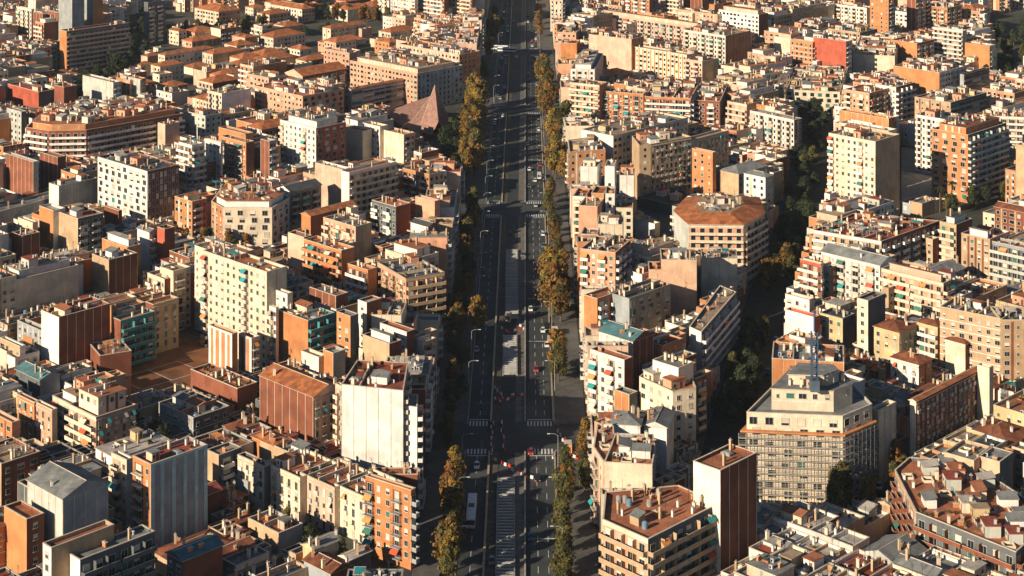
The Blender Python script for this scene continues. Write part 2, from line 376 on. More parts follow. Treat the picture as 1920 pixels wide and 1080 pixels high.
            for j in range(seg):
                bal_w = u - (.0 if seg == 1 else .05)
                if detail:
                    p = P((j + .5) * u); obj('balcony', balcony_mesh(max(1, bal_w - .3), 1.6, 'solid', 'E' if sty == 't' else balcol), e, (p[0], p[1], z), rz)
                else:
                    mb.obox(P(j * u + .1), P((j + 1) * u - .1), n, .01, 1.6, z - .2, z, wm(balcol)); mb.obox(P(j * u + .1), P((j + 1) * u - .1), n, 1.48, 1.6, z, z + .95, wm(balcol))
                if rng.random() < awn * 1.5:
                    p = P((j + rng.random() * .6 + .2) * u, 1.0)
                    if detail: obj('awning', awning_mesh(3.0, rng.choice(AWN)), e, (p[0], p[1], z + 2.5), rz)
            k = max(1, int(L / 3.4))
            for j in range(k): win((j + .5) * L / k, z + .15, 1.8, 2.1)
        elif sty == 'r':
            seg = max(1, int(L / 7.5)); u = L / seg
            for j in range(seg):
                win((j + .5) * u, z + .8, round((u - .5) * 2) / 2, 1.7)
            mb.obox(P(0), P(L), n, .003, .25, z - .15, z + .35, wm('L'))
def thing_part(name, e):
    o = bpy.data.objects.new(name, None); COL.objects.link(o); o.parent = e; return o
# ------------------------------------------------------------------ buildings
BLD = []                                                                # (object, footprint, z0, H, info)
def build(P, H, cols, sty, roof, label, name='apartment_block', z0=0.0, shape='flat', detail=None, dens=1.0, seed=None, tier=None, awn=.10, balc=None, balcol=None, fh=3.0, group=None, palette=None, wn=80, short=None, deck=None):
    ar = sum(P[i][0] * P[(i + 1) % len(P)][1] - P[(i + 1) % len(P)][0] * P[i][1] for i in range(len(P)))
    assert ar > 0, label
    c = cen(P); s = F / c[1]; rng = random.Random(seed if seed is not None else int(c[0] * 7 + c[1] * 13))
    if detail is None: detail = s > 4.6
    e = thing(name, label, {'church': 'church', 'house': 'house', 'school': 'school', 'tower_block': 'tower block'}.get(name, 'building'), (c[0], c[1], z0), 0, group)
    e['short'] = short or ''
    Q = [(p[0] - c[0], p[1] - c[1]) for p in P]; n = len(Q); Hh = H - z0
    cl = lambda i: cols[min(i, len(cols) - 1)]; st = lambda i: sty[i] if i < len(sty) else 'n'
    mb = MB(); budget = [wn]
    balcol = balcol or rng.choice('WWCCL'); balc = balc or rng.choice(('solid', 'solid', 'rail'))
    if shape == 'flat':
        I = shrink(Q, .25); zd = Hh - .85
        for i in range(n):
            j = (i + 1) % n; a, b, ai, bi = Q[i], Q[j], I[i], I[j]; m = wm(cl(i))
            mb.face([(a[0], a[1], 0), (b[0], b[1], 0), (b[0], b[1], Hh), (a[0], a[1], Hh)], m)
            mb.face([(bi[0], bi[1], zd), (ai[0], ai[1], zd), (ai[0], ai[1], Hh), (bi[0], bi[1], Hh)], m)
        rb = MB(); rb.face([(p[0], p[1], zd) for p in I], rm(roof))
        O = shrink(Q, -.08); J = shrink(Q, .33)
        for i in range(n):
            j = (i + 1) % n; cm = COPE if roof != 'd' else CONC
            for (u0, u1, za, zb) in ((O, J, Hh + .1, Hh + .1),): rb.face([(O[i][0], O[i][1], za), (O[j][0], O[j][1], za), (J[j][0], J[j][1], zb), (J[i][0], J[i][1], zb)], cm)
            rb.face([(O[i][0], O[i][1], Hh - .06), (O[j][0], O[j][1], Hh - .06), (O[j][0], O[j][1], Hh + .1), (O[i][0], O[i][1], Hh + .1)], cm)
            rb.face([(J[j][0], J[j][1], Hh - .06), (J[i][0], J[i][1], Hh - .06), (J[i][0], J[i][1], Hh + .1), (J[j][0], J[j][1], Hh + .1)], cm)
        obj('roof', rb, e)
        top = I
        if tier:                                                        # set-back upper storeys
            ins, th = tier[0], tier[1]; T = shrink(Q, ins)
            tb = MB(); tb.prism(T, zd, zd + th, wm(tier[2] if len(tier) > 2 else cl(0)))
            te = thing_part('penthouse', e); tm = MB()
            T2 = shrink(T, -.3); tm.prism(T2, zd + th, zd + th + .22, COPE, rm(tier[3] if len(tier) > 3 else roof)); obj('roof', tm, te)
            fb = tb; bud2 = [20]
            for i in range(n):
                if st(i) not in 'npq': facade(te, fb, T[i], T[(i + 1) % n], zd, zd + th + .5, 'w', cl(i), detail, rng, bud2)
            obj('wall', tb, te)
            clutter(e, T, zd + th + .22, rng, detail, dens * .8, palette, None if detail else rb_extra(e, mb), (0, 0))
        elif detail: clutter(e, top, zd, rng, True, dens, palette)
        else: clutter(e, top, zd, rng, False, dens, palette, mb)
    else:
        for i in range(n):
            j = (i + 1) % n; a, b = Q[i], Q[j]; mb.face([(a[0], a[1], 0), (b[0], b[1], 0), (b[0], b[1], Hh), (a[0], a[1], Hh)], wm(cl(i)))
        rb = MB(); O = shrink(Q, -.45); m = rm(roof)
        if n == 4:
            w1 = math.dist(O[0], O[1]); w2 = math.dist(O[1], O[2]); k = 0 if w1 >= w2 else 1
            a, b, c_, d_ = [O[(k + i) % 4] for i in range(4)]             # a-b long side, ridge parallel to it
            rise = min(w1, w2) * .19; m1 = ((a[0] + d_[0]) / 2, (a[1] + d_[1]) / 2); m2 = ((b[0] + c_[0]) / 2, (b[1] + c_[1]) / 2)
            if shape == 'hip':
                lr = math.dist(m1, m2); f = min(.5, min(w1, w2) * .5 / lr); ux, uy = (m2[0] - m1[0]) * f, (m2[1] - m1[1]) * f
                r1 = (m1[0] + ux, m1[1] + uy, Hh + rise); r2 = (m2[0] - ux, m2[1] - uy, Hh + rise)
            else: r1 = (*m1, Hh + rise); r2 = (*m2, Hh + rise)
            z = lambda p, h=Hh: (p[0], p[1], h)
            rb.face([z(a), z(b), r2, r1], m); rb.face([z(c_), z(d_), r1, r2], m)
            if shape == 'hip': rb.face([z(b), z(c_), r2], m); rb.face([z(d_), z(a), r1], m)
            else:
                rb.face([z(b), z(c_), r2], wm(cl((k + 1) % 4))); rb.face([z(d_), z(a), r1], wm(cl((k + 3) % 4)))
            rb.face([z(p, Hh - .12) for p in (d_, c_, b, a)], wm(cl(0)))
            for p, q in ((a, b), (b, c_), (c_, d_), (d_, a)): rb.face([z(p, Hh - .12), z(q, Hh - .12), z(q), z(p)], COPE)
            rb.tube([r1, r2], .14, COPE, 4)
            if detail:
                for t in range(max(1, int(dens * 3))):
                    f = rng.random(); g = rng.uniform(.2, .8); pa = (r1[0] + (r2[0] - r1[0]) * f, r1[1] + (r2[1] - r1[1]) * f)
                    ed = (a[0] + (b[0] - a[0]) * f, a[1] + (b[1] - a[1]) * f) if rng.random() < .6 else (d_[0] + (c_[0] - d_[0]) * f, d_[1] + (c_[1] - d_[1]) * f)
                    obj('chimney', roof_piece('chimney', rng.randrange(4)), e, (pa[0] * (1 - g) + ed[0] * g, pa[1] * (1 - g) + ed[1] * g, Hh + rise * (1 - g) - .3), rng.random())
        else:
            rise = 3.0 if shape != 'cap' else 2.6; I = shrink(O, min(8.5, math.sqrt(area(O)) * .3))
            for i in range(n):
                j = (i + 1) % n; rb.face([(O[i][0], O[i][1], Hh), (O[j][0], O[j][1], Hh), (I[j][0], I[j][1], Hh + rise), (I[i][0], I[i][1], Hh + rise)], m)
                rb.face([(O[i][0], O[i][1], Hh - .3), (O[j][0], O[j][1], Hh - .3), (O[j][0], O[j][1], Hh), (O[i][0], O[i][1], Hh)], COPE)
            rb.face([(p[0], p[1], Hh + rise) for p in I], rm(deck or 'g')); clutter(e, shrink(I, .5), Hh + rise, rng, True, dens)
        obj('roof', rb, e)
    for i in range(n):
        a, b = Q[i], Q[(i + 1) % n]; L = math.dist(a, b)
        if L < .3: continue
        s_ = st(i); ny = -(b[0] - a[0]) / L
        facade(e, mb, a, b, max(0, 0), Hh, s_, cl(i), detail and ny < .35, rng, budget, balc, awn, balcol, fh)
    obj('wall', mb, e)
    BLD.append((e, P, z0, H + (0 if not tier else tier[1]), dict(cols=cols, roof=roof, shape=shape, sty=sty)))
    return e
def rb_extra(e, mb): return mb
def quad(x, y, wL, wR, H, a=44.0, ar=None):
    """front corner of the roof at pixel (x, y); face widths in px (or negative: metres); a = angle of the left face"""
    X0, Y0 = at(x, y, H); t = radians(a); c, s = cos(t), sin(t)
    if wL < 0: tl = -wL
    else: k = (x - wL - CX) / F; tl = (X0 - k * Y0) / (c + k * s)
    t2 = radians(ar if ar is not None else a); c2, s2 = sin(t2), cos(t2)
    if wR < 0: tr = -wR
    else: k = (x + wR - CX) / F; tr = (k * Y0 - X0) / (c2 - k * s2)
    if not 1 < tl < 130: tl = 13
    if not 1 < tr < 130: tr = 14
    Fp = (X0, Y0); Lp = (X0 - c * tl, Y0 + s * tl); Rp = (X0 + c2 * tr, Y0 + s2 * tr); Bp = (Lp[0] + Rp[0] - X0, Lp[1] + Rp[1] - Y0)
    return [Lp, Fp, Rp, Bp]
def T(tile, x, y, wL, wR, H, cols, sty, roof, label, a=44.0, ar=None, **k):
    r, c = divmod(tile, 10); ox, oy = c * 480, r * 270
    wl = wL / 4 if wL > 0 else wL; wr = wR / 4 if wR > 0 else wR
    return build(quad(ox + x / 4, oy + y / 4, wl, wr, H, a, ar), H, cols, sty, roof, label, **k)
def TP(tile, pts, H, cols, sty, roof, label, **k):
    """roof outline by its pixels (left, front .. right, back), all at height H"""
    r, c = divmod(tile, 10); P = [at(c * 480 + x / 4, r * 270 + y / 4, H) for x, y in pts]
    ar = sum(P[i][0] * P[(i + 1) % len(P)][1] - P[(i + 1) % len(P)][0] * P[i][1] for i in range(len(P)))
    return build(P if ar > 0 else P[::-1], H, cols, sty, roof, label, **k)
# ------------------------------------------------------------------ buildings told apart in the photograph
# T(tile, x, y, left face px, right face px, height, wall colours, facade styles, roof, label)  (pixels of a 4x enlarged 480x270 tile)
TK = dict(name='tower_block')
# --- tile 00
T(0, 540, -60, 100, 90, 44, 'GG', 'pp', 'g', 'grey slab tower cut by the top edge above the dark balcony block', short='grey slab tower', **TK)
T(0, 700, -50, 66, 70, 40, 'GO', 'pn', 'g', 'half grey half orange tower standing behind the dark red roofed balcony block', **TK)
T(0, 320, 105, 70, 26, 27, 'NN', 'pn', 'g', 'narrow brown party-wall block with pale ribs, farther of the two at upper left')
T(0, 432, 95, 85, 20, 28, 'NN', 'pn', 'b', 'narrow brown party-wall block with pale ribs beside the dark balcony block')
T(0, 235, 70, 105, 20, 29, 'WC', 'bn', 'w', 'white block with balconies behind the brown ribbed party walls at upper left')
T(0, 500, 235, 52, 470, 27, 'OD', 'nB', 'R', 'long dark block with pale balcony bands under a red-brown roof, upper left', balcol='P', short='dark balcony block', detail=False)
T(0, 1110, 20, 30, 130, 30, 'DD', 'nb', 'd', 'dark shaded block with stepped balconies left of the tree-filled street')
T(0, 1900, 60, 60, 90, 9, 'C', 'ww', 't', 'small cream villa under a hipped tile roof at the garden estate edge', name='house', shape='hip')
T(0, 1340, 235, 85, 60, 10, 'CC', 'ww', 't', 'lone small villa with hipped tile roof among dark trees, upper left', name='house', shape='hip')
T(0, 1640, 90, 180, 160, 13, 'CS', 'ww', 't', 'cream estate block with two tile roof wings behind the lone villa', shape='hip')
T(0, 1235, 415, 48, 370, 12, 'CC', 'ww', 't', 'long low block under a bright orange tile roof in the upper left estate', shape='hip', short='long orange-roofed block')
T(0, 1200, 500, 68, 180, 12, 'CC', 'ww', 't', 'low cream block with tile roof just below the long orange-roofed block', shape='hip')
T(0, 1195, 560, 60, 100, 9, 'CC', 'ww', 'b', 'small cream annex with flat sandy roof below the low tiled blocks')
T(0, 850, 620, 230, 60, 19, 'LL', 'pb', 'g', 'pale grey-green block with ribbed party walls, upper left', short='pale ribbed block')
T(0, 1052, 600, 150, 14, 19, 'LL', 'pp', 'b', 'narrow pale block with two ribbed party walls beside the grey-green block')
T(0, 1290, 700, 135, 130, 12, 'WL', 'wn', 'd', 'white low block with a dark blue-grey roof beside the ribbed party walls')
T(0, 290, 690, 232, 110, 15, 'RD', 'nn', 'R', 'bright red plastered block with a white edged roof at the left edge', short='red plastered block')
T(0, 480, 655, 74, 96, 18, 'NN', 'nn', 'R', 'maroon brick block just right of the red plastered block')
TP(0, [(195, 955), (370, 980), (650, 975), (1375, 850), (1080, 770), (300, 860)], 21, 'NNN', 'BBB', 'r', 'long block with wrapping balcony bands and terracotta roof, left of picture', balcol='W', short='wrapping balcony block', tier=(3.0, 3, 'O', 'r'), detail=False, dens=3.5)
T(0, 160, 840, 110, 40, 22, 'LD', 'wn', 'g', 'grey-green block with small windows behind the wrapping balcony block')
T(0, 1840, 1005, 200, 60, 25, 'OO', 'nn', 'g', 'orange party-wall block with grey roof left of the white slab')
T(0, 1540, 870, 130, 120, 20, 'LL', 'ww', 'b', 'pale low block between the wrapping balcony block and the orange party wall')
# --- tile 01
T(1, 100, 110, 82, 160, 11, 'CS', 'ww', 't', 'estate block with orange tile roof, first of the upper row of villas', shape='hip')
T(1, 345, 70, 240, 95, 10, 'CS', 'ww', 't', 'wide estate block with hipped orange roof below the top edge', shape='hip')
T(1, 130, 285, 110, 240, 10, 'CC', 'ww', 't', 'long estate block with orange tile roof beside the dark cypress', shape='hip')
T(1, 560, 215, 60, 270, 10, 'CC', 'ww', 't', 'long estate block under a tile roof in front of the park trees', shape='hip')
T(1, 600, 320, 90, 150, 10, 'SC', 'ww', 't', 'short estate block with hipped roof right above the big pink block', shape='hip')
T(1, 330, 375, 90, 90, 8, 'CC', 'ww', 't', 'small pale house with tile roof between garden trees', name='house', shape='hip')
T(1, 1010, 245, 90, 200, 8, 'CC', 'ww', 't', 'low villa with broad hipped tile roof below the white tower', name='house', shape='hip')
T(1, 1000, 320, 110, 80, 9, 'OS', 'ww', 't', 'low orange villa with tile roof in front of the broad-roofed villa', name='house', shape='hip')
T(1, 1190, -250, 148, 26, 46, 'WC', 'wn', 'w', 'tall white tower with narrow window columns, cut by the top edge', short='white window tower', detail=True, wn=100, **TK)
T(1, 1410, -230, 205, 36, 45, 'CN', 'Bn', 'b', 'tall cream tower of stacked balconies, middle one of the top towers', detail=True, balcol='W', **TK)
T(1, 1620, -240, 170, 20, 46, 'ON', 'Bn', 'r', 'tall orange-brown tower of stacked balconies nearest the avenue', detail=True, balcol='C', short='orange balcony tower', **TK)
T(1, 700, 398, 192, 60, 24, 'SS', 'wn', 'w', 'tall pink block with pale parapet standing above the terracotta schools', short='tall pink block')
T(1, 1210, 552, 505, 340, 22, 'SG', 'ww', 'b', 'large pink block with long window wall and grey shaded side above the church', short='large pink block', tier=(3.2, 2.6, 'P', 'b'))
T(1, 1525, 410, 455, 155, 25, 'PO', 'ww', 'r', 'orange ended block beside the avenue above the church', short='orange ended block')
T(1, 350, 572, 130, 330, 17, 'PN', 'wb', 't', 'shaded balcony block under a narrow orange tile roof left of the large pink block', shape='gable')
T(1, 350, 722, 360, 310, 19, 'SS', 'wk', 'r', 'salmon corner block with flat roof and white roof huts left of the dark school', short='salmon corner block')
T(1, 715, 672, 26, 500, 17, 'GG', 'nr', 't', 'dark school building with ribbon windows under a terracotta roof, left of the church', name='school', short='ribbon window school', detail=True, shape='gable')
T(1, 450, 962, 270, 225, 29, 'WR', 'vk', 'w', 'white tower block with red brick right side left of the church', detail=True, short='white and brick tower', tier=(3, 3, 'W', 'g'))
T(1, 800, 985, 130, 70, 22, 'CC', 'nn', 'r', 'cream windowless party wall block right of the white and brick tower')
T(1, 930, 950, 128, 60, 24, 'WC', 'wn', 'b', 'slim white block in front of the church with windows in two columns')
T(1, 1110, 1010, 165, 80, 22, 'CS', 'pb', 'b', 'cream ribbed block just below the church roof')
T(1, 560, 640, 190, 90, 21, 'PS', 'wn', 'b', 'pale pink block partly hidden behind the salmon corner block')
T(1, 95, 585, 170, 140, 18, 'SP', 'wb', 'b', 'pink terraced block at left of the salmon corner block', )
# --- tile 02 (right of the avenue, far)
T(2, 380, -5, 92, 40, 24, 'CC', 'Wb', 'b', 'cream block at the avenue corner just below the top edge', a=8)
T(2, 480, 245, 140, 40, 21, 'SO', 'ww', 'b', 'salmon avenue corner block in front of the striped pink wall', a=12)
T(2, 485, 325, 120, 26, 21, 'OO', 'nn', 'r', 'small orange party wall next to the striped pink wall', a=12)
T(2, 895, 295, 318, 90, 27, 'PO', 'pp', 'r', 'big pink party wall with vertical pale ribs facing the camera, right of the avenue', short='ribbed pink party wall', a=36)
T(2, 1310, 412, 415, 60, 22, 'CP', 'ww', 'w', 'cream block with rows of small windows right of the ribbed pink wall', short='cream window block')
T(2, 1425, 462, 130, 118, 20, 'PT', 'bp', 'r', 'pink balcony block with terracotta roof and shaded ribbed side')
T(2, 1600, 268, 310, 190, 25, 'WO', 'bp', 'b', 'white balcony block with brown ribbed right side at upper right', short='brown ribbed block')
T(2, 1400, 205, 760, 60, 17, 'PS', 'bw', 'r', 'very long terraced row with orange roofs running right of the avenue', short='long terraced row', tier=(3, 2.6, 'P', 'r'))
T(2, 1030, -70, 175, 26, 34, 'ON', 'bn', 'r', 'orange balcony tower cut by the top edge, right of the avenue', **TK)
T(2, 1260, -60, 110, 16, 32, 'WW', 'Bn', 'w', 'white tower with curved balconies cut by the top edge', **TK)
T(2, 1425, -60, 140, 40, 32, 'NN', 'pp', 'r', 'brown ribbed tower cut by the top edge beside the white balcony tower', **TK)
T(2, 1850, 110, 300, 70, 23, 'WN', 'wn', 'r', 'white windowed block under a broad red roof at upper right', tier=(2.5, 3, 'P', 'r'))
T(2, 1540, 110, 300, 60, 20, 'SC', 'ww', 'b', 'pink windowed block left of the white block with broad red roof')
T(2, 655, 640, 222, 60, 26, 'CO', 'Bn', 'b', 'cream corner block with long balconies and teal awnings by the avenue trees', balcol='C', awn=.5, short='long balcony corner block', detail=True, a=28)
T(2, 985, 705, 310, 30, 22, 'OO', 'bb', 'g', 'orange brick block of stacked balconies under a grey roof', a=20, balcol='W', detail=True)
T(2, 1340, 738, 345, 60, 21, 'OO', 'BB', 'R', 'orange block with gridded white balconies under a dark red roof', a=12, balcol='W', detail=True, short='gridded balcony block')
T(2, 1560, 760, 215, 60, 19, 'ND', 'bn', 'r', 'block with orange and white striped roof awnings beside the gridded balcony block', a=12)
T(2, 620, 520, 180, 60, 25, 'WP', 'wn', 'w', 'white stepped corner block topped by a rounded penthouse near the avenue', a=8, tier=(2.5, 3, 'W', 'w'))
T(2, 760, 1020, 240, 560, 26, 'WC', 'nw', 'b', 'long white roofed block at the avenue end of the ribbed tan row', short='white avenue block')
T(2, 1295, 1065, 60, 330, 25, 'TT', 'nW', 'b', 'sandy roofed block along the inner court with narrow windows')
# --- tile 03
T(3, 335, 318, 168, 24, 26, 'OO', 'wb', 'w', 'pinkish orange windowed block left of the red party wall', short='pinkish windowed block')
T(3, 585, 312, 245, 44, 29, 'RL', 'nb', 'r', 'block with a bright red blank wall in the upper right', short='red blank wall')
T(3, 950, 420, 315, 40, 17, 'CC', 'nn', 'b', 'block with a wide cream blank wall right of the red wall', short='wide cream wall', a=15)
T(3, 1118, 325, 198, 130, 20, 'ON', 'nb', 'r', 'orange brick block with shaded balconies behind the wide cream wall')
T(3, 1460, 232, 220, 30, 26, 'WL', 'Bn', 'w', 'white balcony block beside the teal glazed stair at far right', balcol='W')
T(3, 1662, 345, 185, 44, 22, 'OC', 'nb', 'r', 'orange brick party-wall block with balconies on its right edge, far right', short='orange far right block')
T(3, 1345, 60, 170, 110, 23, 'OO', 'bb', 'r', 'orange terraced block at the top right behind the white balcony block')
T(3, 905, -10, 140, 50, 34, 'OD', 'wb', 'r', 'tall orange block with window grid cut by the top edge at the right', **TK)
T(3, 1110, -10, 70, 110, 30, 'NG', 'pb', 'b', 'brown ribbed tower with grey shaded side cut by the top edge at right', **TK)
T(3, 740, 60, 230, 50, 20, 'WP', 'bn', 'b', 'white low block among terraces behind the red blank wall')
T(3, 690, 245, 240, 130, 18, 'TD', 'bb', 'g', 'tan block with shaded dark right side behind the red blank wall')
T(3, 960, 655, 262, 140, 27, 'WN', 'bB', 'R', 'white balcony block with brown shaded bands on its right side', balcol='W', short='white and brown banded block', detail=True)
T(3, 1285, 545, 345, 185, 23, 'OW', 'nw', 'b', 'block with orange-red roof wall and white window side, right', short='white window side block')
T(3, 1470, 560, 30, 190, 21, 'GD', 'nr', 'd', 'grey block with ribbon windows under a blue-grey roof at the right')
T(3, 760, 700, 190, 190, 26, 'SO', 'bb', 'r', 'terraced block with stepped red-brown penthouses at the right')
T(3, 905, 890, 370, 50, 23, 'OO', 'pn', 'b', 'long orange ribbed party wall behind the tall tan slab', short='long orange party wall')
T(3, 905, 985, 370, 60, 24, 'CW', 'bn', 'w', 'row of whitish terraces directly behind the tall tan slab')
T(3, 1330, 895, 222, 120, 29, 'WC', 'bn', 'd', 'white block with a dark flat roof left of the orange banded tower', short='white dark-roofed block')
T(3, 1370, 770, 270, 270, 24, 'TD', 'wr', 'b', 'tan flat roofed block behind the white dark-roofed block')
T(3, 1500, 1012, 272, 288, 32, 'OD', 'kB', 'r', 'orange tower with grey balcony bands and red rooftop rooms at right', balcol='L', short='orange banded tower', tier=(2.5, 3.2, 'O', 'k'), detail=True, **TK)
T(3, 1930, 880, 250, -16, 24, 'WW', 'BB', 'r', 'white curved block with sweeping balcony bands at the right edge', a=12, balcol='W', detail=True)
T(3, 805, 1062, 350, 182, 36, 'CT', 'vn', 'b', 'tall tan slab with small windows standing alone beside the dark street', short='tall tan slab', detail=True, wn=100, awn=.05, fh=3.0, **TK)
T(3, 540, 690, 405, 60, 13, 'CC', 'kn', 'b', 'low cream cinema-like hall with a curved roof edge at the right', a=14)
T(3, 195, 900, 330, 60, 20, 'WD', 'bw', 'w', 'white roofed terrace block above the dark tree street', a=50)
# --- tile 10
T(10, 250, 135, 205, 40, 22, 'NG', 'pn', 'b', 'brown ribbed party-wall block at the left edge, larger one', short='larger brown ribbed block')
T(10, 432, 100, 132, 60, 21, 'NN', 'pn', 'g', 'brown ribbed party-wall block right of the larger brown one')
T(10, 440, 315, 72, 290, 17, 'WG', 'np', 'g', 'low grey ribbed block with a thin white end left of the white modern block')
TP(10, [(-60, 470), (-50, 520), (375, 405), (370, 355)], 9, 'DG', 'nn', 'g', 'long grey shed roof running up from the left edge', name='warehouse', dens=.2)
T(10, 1105, 205, 372, 238, 29, 'WN', 'km', 'd', 'white modern block with staggered windows and brown screened side, left', short='white modern block', detail=True, wn=100, awn=0)
T(10, 1440, 10, 100, 95, 27, 'WW', 'BB', 'w', 'white balcony block behind the white modern block', detail=True, balcol='W')
T(10, 1655, -10, 120, 16, 26, 'WW', 'wn', 'w', 'slim white block with slit windows right of the white modern block', detail=True)
T(10, 1845, -10, 190, 60, 25, 'ON', 'bn', 'b', 'orange and brown block with dark balconies left of the white and brick tower', detail=True)
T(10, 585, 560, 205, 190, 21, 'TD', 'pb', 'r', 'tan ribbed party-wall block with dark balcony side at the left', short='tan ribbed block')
T(10, 400, 500, 105, 90, 22, 'OW', 'nn', 'w', 'orange block with white rooftop rooms behind the tan ribbed block')
T(10, 168, 690, 78, 130, 16, 'RN', 'np', 'w', 'low red and brown block with white roof huts near the left edge')
T(10, 245, 590, 110, 40, 18, 'CC', 'nn', 'r', 'small cream block left of the tan ribbed block')
T(10, 890, 500, 110, 26, 14, 'NN', 'nn', 'R', 'brown shaded wall in front of the white modern block')
T(10, 815, 870, 125, 215, 19, 'TN', 'np', 'g', 'stepped tan and brown party-wall block below the white modern block', short='stepped brown block')
T(10, 955, 775, 190, 100, 20, 'OO', 'nn', 'w', 'orange block with a white penthouse behind the stepped brown block', tier=(1.6, 3, 'W', 'w'))
T(10, 1235, 640, 56, 76, 23, 'RN', 'nn', 'r', 'narrow bright red slab with dark side and pale edge', short='narrow red slab')
T(10, 1120, 660, 90, 60, 21, 'WC', 'nb', 'g', 'white block with grey gabled roof left of the narrow red slab', shape='gable')
T(10, 1300, 955, 100, 130, 22, 'CC', 'nb', 'b', 'blank cream end wall left of the big cream block')
T(10, 1580, 800, 120, 150, 31, 'CC', 'ww', 'b', 'narrow cream wing with balconies at the left of the big cream block', balcol='W')
T(10, 2000, 960, 480, 150, 34, 'CC', 'vp', 'r', 'big cream block with small windows and teal awnings left of centre', short='big cream block', awn=.3, wn=100)
T(10, 1442, 432, 132, 110, 20, 'OO', 'wb', 'w', 'orange block with pink bands at the end of the curved cream block')
TP(10, [(1585, 430), (1670, 475), (2040, 478), (2170, 400), (1990, 330), (1660, 330)], 21, 'OCCN', 'wkkw', 'r', 'cream fronted block with brick sides and angled corners behind autumn trees', short='angled cream block', tier=(2.2, 2.8, 'W', 'r'), balcol='C', detail=True)
# --- tile 11
T(11, 100, -20, 64, 50, 29, 'NG', 'pb', 'r', 'slim brown party-wall block left of the white and brick tower')
T(11, 648, 192, 205, 60, 24, 'PW', 'pn', 'w', 'pink ribbed party wall facing left in front of the white and brick tower', short='pink ribbed wall')
T(11, 700, 215, 60, 350, 25, 'WW', 'nB', 'r', 'shaded balcony block with deep white bands right of the pink ribbed wall', balcol='C', awn=.3, short='white banded balcony block')
T(11, 260, 360, 100, 230, 19, 'WT', 'nb', 'd', 'white walled block with a dark gabled roof and rows of dormers', shape='gable', short='dark gabled block')
T(11, 410, 540, 70, 340, 17, 'ON', 'nn', 't', 'long orange brick barn-like wall with tile roof left of centre', shape='gable', dens=.5)
T(11, 745, 620, 240, 120, 23, 'ST', 'bp', 'g', 'tall rear part of the orange balcony block with grey lean-to roof')
T(11, 640, 800, 280, 100, 21, 'OO', 'Bn', 'r', 'orange block with awnings and roof terraces left of centre', balcol='O', awn=.5, short='orange awning block')
T(11, 360, 700, 120, 60, 21, 'PN', 'nn', 'g', 'pinkish block with white roof rooms left of the orange awning block')
T(11, 840, 945, 152, 66, 21, 'OO', 'Bn', 'r', 'small orange block with balconies left and blank brick right side', balcol='W', short='small orange balcony block')
T(11, 1205, 860, 235, 165, 21, 'CC', 'wb', 'w', 'cream block with stepped white penthouse and balustrades', short='balustraded cream block', tier=(2.4, 3.2, 'W', 'r'))
T(11, 1125, 1010, 215, 290, 22, 'ST', 'bB', 'd', 'brick block with a flat dark roof and pale horizontal window bands', balcol='T', short='dark flat-roofed brick block', a=60)
T(11, 1340, 430, 145, 40, 21, 'SS', 'nn', 'r', 'small pink blank wall among roof terraces near the avenue')
T(11, 1290, 620, 130, 70, 17, 'WN', 'nn', 'd', 'white gabled house with dark roofs near the avenue', shape='gable', name='house')
T(11, 1300, 230, 200, 110, 17, 'OP', 'bw', 'r', 'terraced block with red awnings left of the avenue trees')
T(11, 1130, 560, 120, 90, 12, 'SN', 'nn', 'k', 'low pink building with a dark roof between the terraces', shape='hip')
T(11, 1050, 470, 180, 110, 20, 'DN', 'bn', 'r', 'shaded block of dark balconies above the brown court')
# --- tile 12
TP(12, [(420, -30), (430, 60), (700, 40), (640, -60)], 23, 'COC', 'WwWw', 'b', 'white and orange avenue block behind the first pale party walls')
T(12, 640, 172, 130, -14, 25, 'WW', 'pn', 'b', 'pale ribbed party wall nearest the avenue, first of the pale walls', a=10)
T(12, 768, 168, 72, -12, 26, 'WW', 'wn', 'w', 'white party wall with one column of windows beside the pale ribbed wall', a=8)
T(12, 915, 235, 110, -12, 24, 'WW', 'pn', 'd', 'white ribbed party wall under a dark roof right of the windowed white wall', a=5)
T(12, 550, 395, 95, -14, 22, 'WO', 'bn', 'r', 'low terraced avenue block with green plants and awnings', a=12)
T(12, 770, 372, 70, -12, 25, 'WL', 'wn', 'r', 'tall narrow white block with two windows among the pale walls', a=5)
T(12, 690, 372, 95, -12, 23, 'ON', 'nn', 'r', 'narrow orange brick wall left of the tall narrow white block', a=12)
T(12, 905, 480, 125, -12, 19, 'CW', 'wn', 'r', 'cream block with one window right of the tall narrow white block', a=5)
T(12, 640, 470, 140, -14, 22, 'SS', 'nn', 'b', 'pink blank party wall beside the avenue balconies', a=14)
T(12, 830, 605, 190, -14, 20, 'CC', 'pn', 'w', 'cream ribbed party wall below the tall narrow white block', a=5)
T(12, 1070, 600, 150, 40, 11, 'WC', 'nn', 'w', 'low white building in the court right of the cream ribbed wall')
T(12, 635, 680, 120, -10, 22, 'PP', 'nn', 'b', 'pale pink party wall just above the pink avenue tower', a=10)
T(12, 775, 815, 262, 115, 28, 'SN', 'vb', 'b', 'pink tower with small windows and balcony side beside the avenue', short='pink avenue tower', a=22, wn=60, **TK)
TP(12, [(955, 10), (1040, 2), (1345, -55), (1150, -120), (900, -60)], 27, 'TTT', 'wWnn', 'b', 'tan block with deep vertical ribs above the grey court', short='tan ribbed court block', wn=80)
T(12, 1505, 65, 155, 26, 26, 'OO', 'wn', 'w', 'orange rendered block right of the tan ribbed court block')
T(12, 1700, 225, 150, 220, 17, 'TG', 'nw', 'g', 'block with grey pitched roofs right of the orange rendered block', shape='hip', short='grey pitched roofs')
T(12, 1900, 250, 160, 60, 18, 'WG', 'ww', 'g', 'block with grey hipped roof next to the dark tree street', shape='hip')
